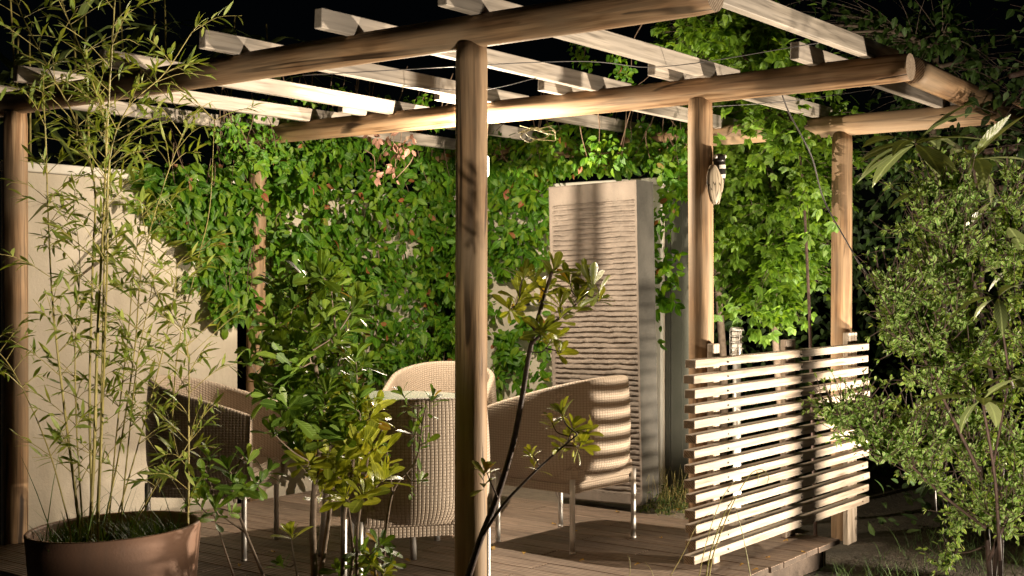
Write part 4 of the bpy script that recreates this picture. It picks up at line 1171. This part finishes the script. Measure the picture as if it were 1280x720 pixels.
# --- trees beyond the fence ----------------------------------------------------
def leafy_tree(name, label, trunk, clumps, Z, mat, n_per, lsize, seed, cat='tree', tri=True, r=.03, zj=.35, bark='bark', droop=.5):
    random.seed(seed)
    base = P(*trunk[0], Z); base.z = GROUND
    root = empty(name, tuple(base), 0, label, cat)
    tb = Tubes(); lv = Leaves('ovate', .2)
    p3 = [P(x, y, Z + rnd(-.05, .05)) for x, y in trunk]; p3[0].z = GROUND - .1
    pts = spline(p3, 8); tb.add(pts, r, r * .35, 9)
    for (x, y, rx, ry, dens) in clumps:
        c = P(x, y, Z + rnd(-zj, zj)); RX, RY = rx * Z / F, ry * Z / F
        at = min(pts, key=lambda q: (q - c).length + (.3 if q.z > c.z else 0))
        br = spline([at, at.lerp(c, .5) + Vector((0, 0, .06)), c], 6); tb.add(br, r * .35, r * .15, 6)
        n = int(n_per * dens)
        nt = max(4, n // 7)
        for k in range(nt):
            e = c + Vector((gauss(0, RX * .72), gauss(0, RX * .5), gauss(0, RY * .72)))
            s0 = br[random.randint(2, 6)]
            tw = spline([s0, s0.lerp(e, .5) + Vector((0, 0, .04)), e], 5); tb.add(tw, .003, .001, 4, cap=False)
            d = (tw[-1] - tw[-2]).normalized()
            for j in range(7):
                q = (tw[-1] if j < 2 else tw[random.randint(2, 5)]) + rv() * rnd(0, .08)
                ld = (d * .4 + rv() * Vector((1, 1, .45)).length * .5 + Vector((0, 0, -droop * .6))).normalized()
                up = (Vector((0, -.75, .9)) + rv() * .55); s_ = lsize * rnd(.6, 1.1)
                if tri:
                    up2 = up - ld * up.dot(ld); up2.normalize(); sd = up2.cross(ld)
                    for a in (-.85, 0, .85): lv.add(q, ld * math.cos(a) + sd * math.sin(a), up2 + rv() * .12, s_ * (1 if a == 0 else .82), s_ * .56, rnd(.0, .4))
                else: lv.add(q, ld, up, s_, s_ * .52, rnd(.1, .5))
    tb.build('trunk', bark, root); lv.build('crown', mat, root)
    return root
leafy_tree('maple_tree', 'slim young tree with fresh green lobed leaves just behind the fence end post', [(988, 660), (975, 500), (968, 400), (962, 280), (965, 180), (940, 120)],
           [(925, 190, 30, 30, 1), (955, 150, 35, 30, 1), (935, 245, 30, 35, 1), (975, 230, 40, 40, 1.3), (1010, 200, 32, 40, 1.1), (960, 300, 40, 35, 1.2), (1005, 275, 35, 30, 1.1), (925, 310, 25, 30, .8), (990, 330, 30, 28, .8), (950, 370, 28, 35, .7), (1025, 345, 16, 14, .35), (910, 155, 22, 30, .7), (1000, 135, 35, 20, .8), (1040, 230, 20, 40, .5), (912, 110, 25, 25, .7), (908, 210, 18, 30, .7), (905, 285, 18, 35, .7), (915, 350, 22, 30, .6), (945, 120, 30, 22, .8), (1025, 300, 18, 30, .6), (975, 390, 30, 25, .5)],
           8.2, 'l_tree', 430, .080, 71, r=.028)
leafy_tree('maple_tree', 'taller leafy tree whose crown rises above the middle beam by the sawn log end', [(900, 660), (905, 480), (895, 300), (905, 150), (930, 60)],
           [(860, 50, 28, 24, .8), (895, 40, 32, 26, .9), (925, 70, 32, 28, 1), (960, 60, 30, 25, .9), (880, 85, 25, 20, .5), (1000, 85, 28, 22, .7), (955, 100, 25, 20, .6), (845, 210, 20, 50, .8), (850, 160, 22, 25, .7), (1035, 95, 30, 22, .5), (820, 190, 30, 25, .6), (900, 20, 50, 18, .6)],
           8.9, 'l_tree', 430, .085, 77, r=.035)
leafy_tree('maple_tree', 'leafy branches of a young tree draped over the rear log beam beside the far post', [(1020, 660), (1015, 500), (1010, 350), (1000, 200), (975, 120), (930, 70)],
           [(935, 150, 28, 18, .8), (985, 140, 30, 18, 1), (1030, 150, 25, 16, .7), (1000, 175, 28, 25, .8), (960, 185, 28, 25, .8), (1090, 150, 25, 14, .5), (1015, 240, 18, 30, .6), (855, 45, 28, 22, 1.2), (890, 35, 32, 24, 1.3), (925, 55, 32, 26, 1.3), (965, 75, 32, 26, 1.2), (1005, 90, 28, 22, 1.1), (885, 75, 26, 18, .9), (940, 100, 30, 20, 1)],
           7.45, 'l_tree', 110, .075, 79, r=.012, bark='darkbark')
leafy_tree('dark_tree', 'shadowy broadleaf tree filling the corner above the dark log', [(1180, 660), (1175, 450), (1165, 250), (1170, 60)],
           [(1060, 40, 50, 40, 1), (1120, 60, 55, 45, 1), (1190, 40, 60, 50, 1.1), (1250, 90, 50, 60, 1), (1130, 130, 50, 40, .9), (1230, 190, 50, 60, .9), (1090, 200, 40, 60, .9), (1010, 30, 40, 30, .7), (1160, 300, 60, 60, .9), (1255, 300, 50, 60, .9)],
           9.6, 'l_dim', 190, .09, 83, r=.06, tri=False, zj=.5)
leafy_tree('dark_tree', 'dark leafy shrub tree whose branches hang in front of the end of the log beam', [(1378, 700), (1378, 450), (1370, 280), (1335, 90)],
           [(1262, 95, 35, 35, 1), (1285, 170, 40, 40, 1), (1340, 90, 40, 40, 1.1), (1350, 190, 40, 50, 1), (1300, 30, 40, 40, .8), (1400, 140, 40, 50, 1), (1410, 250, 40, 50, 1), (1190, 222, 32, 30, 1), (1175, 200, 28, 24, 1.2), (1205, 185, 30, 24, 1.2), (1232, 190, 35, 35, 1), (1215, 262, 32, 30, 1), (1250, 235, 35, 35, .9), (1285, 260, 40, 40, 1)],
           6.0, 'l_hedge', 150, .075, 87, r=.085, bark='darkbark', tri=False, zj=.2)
# dark hedge and bank beyond the fence: one mass nobody could count
def make_hedge():
    random.seed(90)
    lv = Leaves('ovate', .2)
    for k in range(7500):
        x, y = rnd(860, 1330), rnd(120, 700)
        Z = 9.9 + rnd(-.35, .3) + 0.4 * noise.noise(Vector((x * .02, y * .02, 4)))
        c = P(x, y, Z)
        if c.z < GROUND or c.z > 2.6 + .4 * noise.noise(Vector((x * .03, 0, 2))): continue
        lv.add(c, rv() + Vector((0, -.2, -.5)), Vector((0, -.8, .6)) + rv() * .6, rnd(.05, .10), rnd(.03, .05), rnd(.1, .5))
    for k in range(1500):   # low undergrowth right of the deck
        x, Z = rnd(0.9, 3.6), rnd(7.2, 9.4)
        q = Vector((x, Z, 0)) - O; s, v = q.dot(SA), q.dot(VA)
        if s < 0.48 and v < 3.0: continue
        if s < .2: continue
        c = Vector((x, Z, GROUND + rnd(0, .38) * (0.5 + .5 * noise.noise(Vector((x * 2, Z * 2, 7))) + .3)))
        lv.add(c, rv() + Vector((0, -.3, .5)), Vector((0, -.5, .8)) + rv() * .6, rnd(.05, .11), rnd(.02, .04), rnd(.1, .6))
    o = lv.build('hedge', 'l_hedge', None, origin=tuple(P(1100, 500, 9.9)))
    tag(o, 'mass of dark hedge and undergrowth beyond the fence', 'hedge', kind='stuff')
    g = Leaves('blade', .3)
    for k in range(2600):
        x, Z = rnd(1.0, 3.0), rnd(5.4, 8.6)
        q = Vector((x, Z, 0)) - O; s, v = q.dot(SA), q.dot(VA)
        if s < 0.42: continue
        a = rnd(0, 6.28); g.add(Vector((x, Z, GROUND)), Vector((math.cos(a) * .4, math.sin(a) * .4, 1)), Vector((-math.cos(a), -math.sin(a), .2)), rnd(.05, .18), rnd(.002, .0035), rnd(.2, 1.0))
    for k in range(900):
        x, Z = rnd(-2.4, -0.9), rnd(3.0, 4.3); a = rnd(0, 6.28)
        g.add(Vector((x, Z, GROUND)), Vector((math.cos(a) * .4, math.sin(a) * .4, 1)), Vector((-math.cos(a), -math.sin(a), .2)), rnd(.08, .3), rnd(.003, .006), rnd(.2, 1.0))
    tag(g.build('grass', 'l_hedge', None, origin=(2.0, 6.5, GROUND)), 'dark long grass on the ground around the deck', 'grass', kind='stuff')
make_hedge()

# weeds at the foot of the slab and white end post
random.seed(95)
lv = Leaves('tiny', .2); tb = Tubes(); b0 = P(820, 615, 8.0)
for k in range(150):
    x = rnd(788, 862); c = hit(x, 600, 'v', rnd(2.80, 3.40)); c.z = -.04
    tip = c + Vector((rnd(-.08, .08), rnd(-.08, .08), rnd(.05, .24)))
    pts = spline([c, c.lerp(tip, .5) + rv() * .01, tip], 4); tb.add([q - b0 * 0 for q in pts], .0014, .0008, 4, cap=False)
    for j in range(12): lv.add(pts[random.randint(1, 4)], rv() + Vector((0, 0, .3)), Vector((0, -.3, 1)) + rv() * .5, rnd(.012, .026), rnd(.006, .012), .2)
wd = empty('weed_patch', (b0.x, b0.y, -.05), 0, 'feathery low weeds at the foot of the white end post', 'weeds')
tb.build('stems', 'culm', wd); lv.build('foliage', 'l_grass', wd)

# pale grass stalks in front of the fence
random.seed(99)
lv = Leaves('blade', .3)
def stalk(px, Z, w):
    pts = spline([P(x, y, Z) for x, y in px], 7)
    for i in range(len(pts) - 1):
        d = pts[i + 1] - pts[i]; t = i / len(pts)
        lv.add(pts[i], d, Vector((0, -1, .2)), d.length * 1.25, w * (1 - .5 * t), 0)
class Ribbon: pass
def ribbon_tuft():
    root = empty('grass_tuft', tuple(P(885, 760, 4.9)), 0, 'few long pale grass blades arching in front of the slat fence', 'grass')
    root.location.z = GROUND
    tb = Tubes()
    for px, Z, r in (([(882, 760), (890, 700), (905, 655), (922, 618), (938, 593), (950, 587), (958, 590)], 5.0, .0030), ([(880, 760), (886, 700), (903, 648), (920, 618)], 5.02, .0034), ([(945, 760), (938, 720), (930, 676), (920, 634)], 5.1, .0026),
                     ([(958, 592), (961, 597), (959, 604)], 5.0, .002), ([(946, 589), (948, 596), (947, 604)], 5.0, .002), ([(944, 596), (952, 592), (958, 590)], 5.0, .0022), ([(868, 760), (880, 690), (900, 628), (922, 600), (950, 594)], 5.05, .002), ([(838, 720), (855, 690), (872, 655), (888, 640)], 5.1, .0017), ([(780, 740), (787, 720), (787, 700), (784, 694)], 4.9, .0017), ([(820, 740), (815, 715), (806, 702)], 4.9, .0015)):
        tb.add(spline([P(x, y, Z) for x, y in px], 6), r, r * .4, 5)
    o = tb.build('blades', 'l_drygrass', root)
    return root
ribbon_tuft()

# --- tall reeds rising behind the cream wall ------------------------------------
def make_reeds(name, label, x0, Z, stems, seed):
    random.seed(seed)
    base = P(x0, 500, Z); base.z = GROUND
    root = empty(name, tuple(base), 0, label, 'reeds', 'giant reeds behind the cream wall')
    tb = Tubes(); lv = Leaves('blade', .25)
    for (x, top) in stems:
        a = P(x + rnd(-6, 6), 400, Z + rnd(-.2, .2)); b = P(x + rnd(-25, 25), top, Z + rnd(-.2, .2)); a.z = GROUND
        pts = spline([a, a.lerp(b, .5) + rv() * .05, b], 10); tb.add(pts, .014, .006, 7)
        for k in range(16):
            t = rnd(.45, 1.0); i = min(int(t * (len(pts) - 1)), len(pts) - 2); an = rnd(0, 6.28)
            d = Vector((math.cos(an) * .8, math.sin(an) * .6, rnd(.3, 1.0))); L = rnd(.35, .75)
            lv.add(pts[i], d, Vector((-math.cos(an) * .5, -math.sin(an) * .5, 1)), L, rnd(.05, .09), rnd(.6, 1.5))
    tb.build('stems', 'culm', root); lv.build('foliage', 'l_reed', root)
make_reeds('giant_reed', 'dim clump of broad arching reeds above the wall end by the corner post', 30, 7.6, [(0, 30), (25, -20), (55, 40), (80, -30), (100, 20)], 101)
make_reeds('giant_reed', 'dim tall reeds over the wall behind the upper bamboo tips', 160, 8.6, [(135, 20), (165, -40), (195, 10), (220, -20)], 103)
make_reeds('giant_reed', 'sparse thin reeds in the dark behind the sawn rafter tails', 330, 9.6, [(270, 20), (310, 50), (345, 30), (385, 70)], 107)

# fallen leaves on the deck
random.seed(111)
for i, (x, y) in enumerate([(613, 684), (722, 664), (825, 672), (730, 700), (868, 640), (962, 697), (948, 712), (1002, 690), (505, 700), (850, 632), (655, 690), (690, 655), (790, 660), (800, 705), (340, 690), (300, 705), (448, 706), (770, 640), (930, 705), (985, 676)]):
    d = Vector((x - 640, F, HZ - y)); t = (0.006 - CH) / ((HZ - y) / F); c = Vector(((x - 640) / F * t, t, 0.004 if i not in (4, 9) else -0.015))
    lv = Leaves('ovate', .5); a = rnd(0, 6.28)
    L = .055 if i == 0 else rnd(.025, .042)
    lv.add(Vector((0, 0, 0.002)), Vector((math.cos(a), math.sin(a), .12)), Vector((rnd(-.2, .2), rnd(-.2, .2), 1)), L, L * .6, .5)
    o = lv.build('fallen_leaf', 'l_fallen', None, origin=(0, 0, 0)); o.location = c
    if i == 0: tag(o, 'curled yellow leaf at the foot of a chair leg beside the thick middle post', 'leaf', 'fallen leaves')
    else: tag(o, 'small yellow leaf lying flat on the bare boards or ground', 'leaf', 'fallen leaves')

# ----------------------------------------------------------------- night sky, moonlight, camera
w = bpy.data.worlds.new('World'); scene.world = w; w.use_nodes = True
nt = w.node_tree; nt.nodes.clear()
sky = nt.nodes.new('ShaderNodeTexSky'); sky.sky_type = 'NISHITA'; sky.sun_disc = False; sky.sun_elevation = R(20); sky.sun_rotation = R(140)
bg = nt.nodes.new('ShaderNodeBackground'); bg.inputs['Strength'].default_value = 0.0002
wo = nt.nodes.new('ShaderNodeOutputWorld'); nt.links.new(sky.outputs[0], bg.inputs[0]); nt.links.new(bg.outputs[0], wo.inputs[0])
ml = bpy.data.lights.new('moon', 'SUN'); ml.energy = 0.006; ml.angle = R(0.5); ml.color = (1, .95, .88)
mo = bpy.data.objects.new('moon', ml); COL.objects.link(mo); mo.rotation_euler = (R(70), 0, R(-40)); mo.location = (0, 0, 10)

cam = bpy.data.cameras.new('camera'); cam.sensor_width = 36; cam.lens = F / 1280 * 36; cam.clip_start = 0.05; cam.clip_end = 600
cam.shift_y = (HZ - 360) / 1280
co = bpy.data.objects.new('camera', cam); COL.objects.link(co); co.location = (0, 0, CH); co.rotation_euler = (R(90), 0, 0)
scene.camera = co
vs = scene.view_settings; vs.view_transform = 'Standard'; vs.look = 'None'; vs.exposure = 0.0; vs.gamma = 1.0; vs.use_curve_mapping = False
scene.cycles.use_denoising = True; scene.cycles.max_bounces = 8; scene.cycles.transparent_max_bounces = 8
scene.cycles.sample_clamp_indirect = 6.0
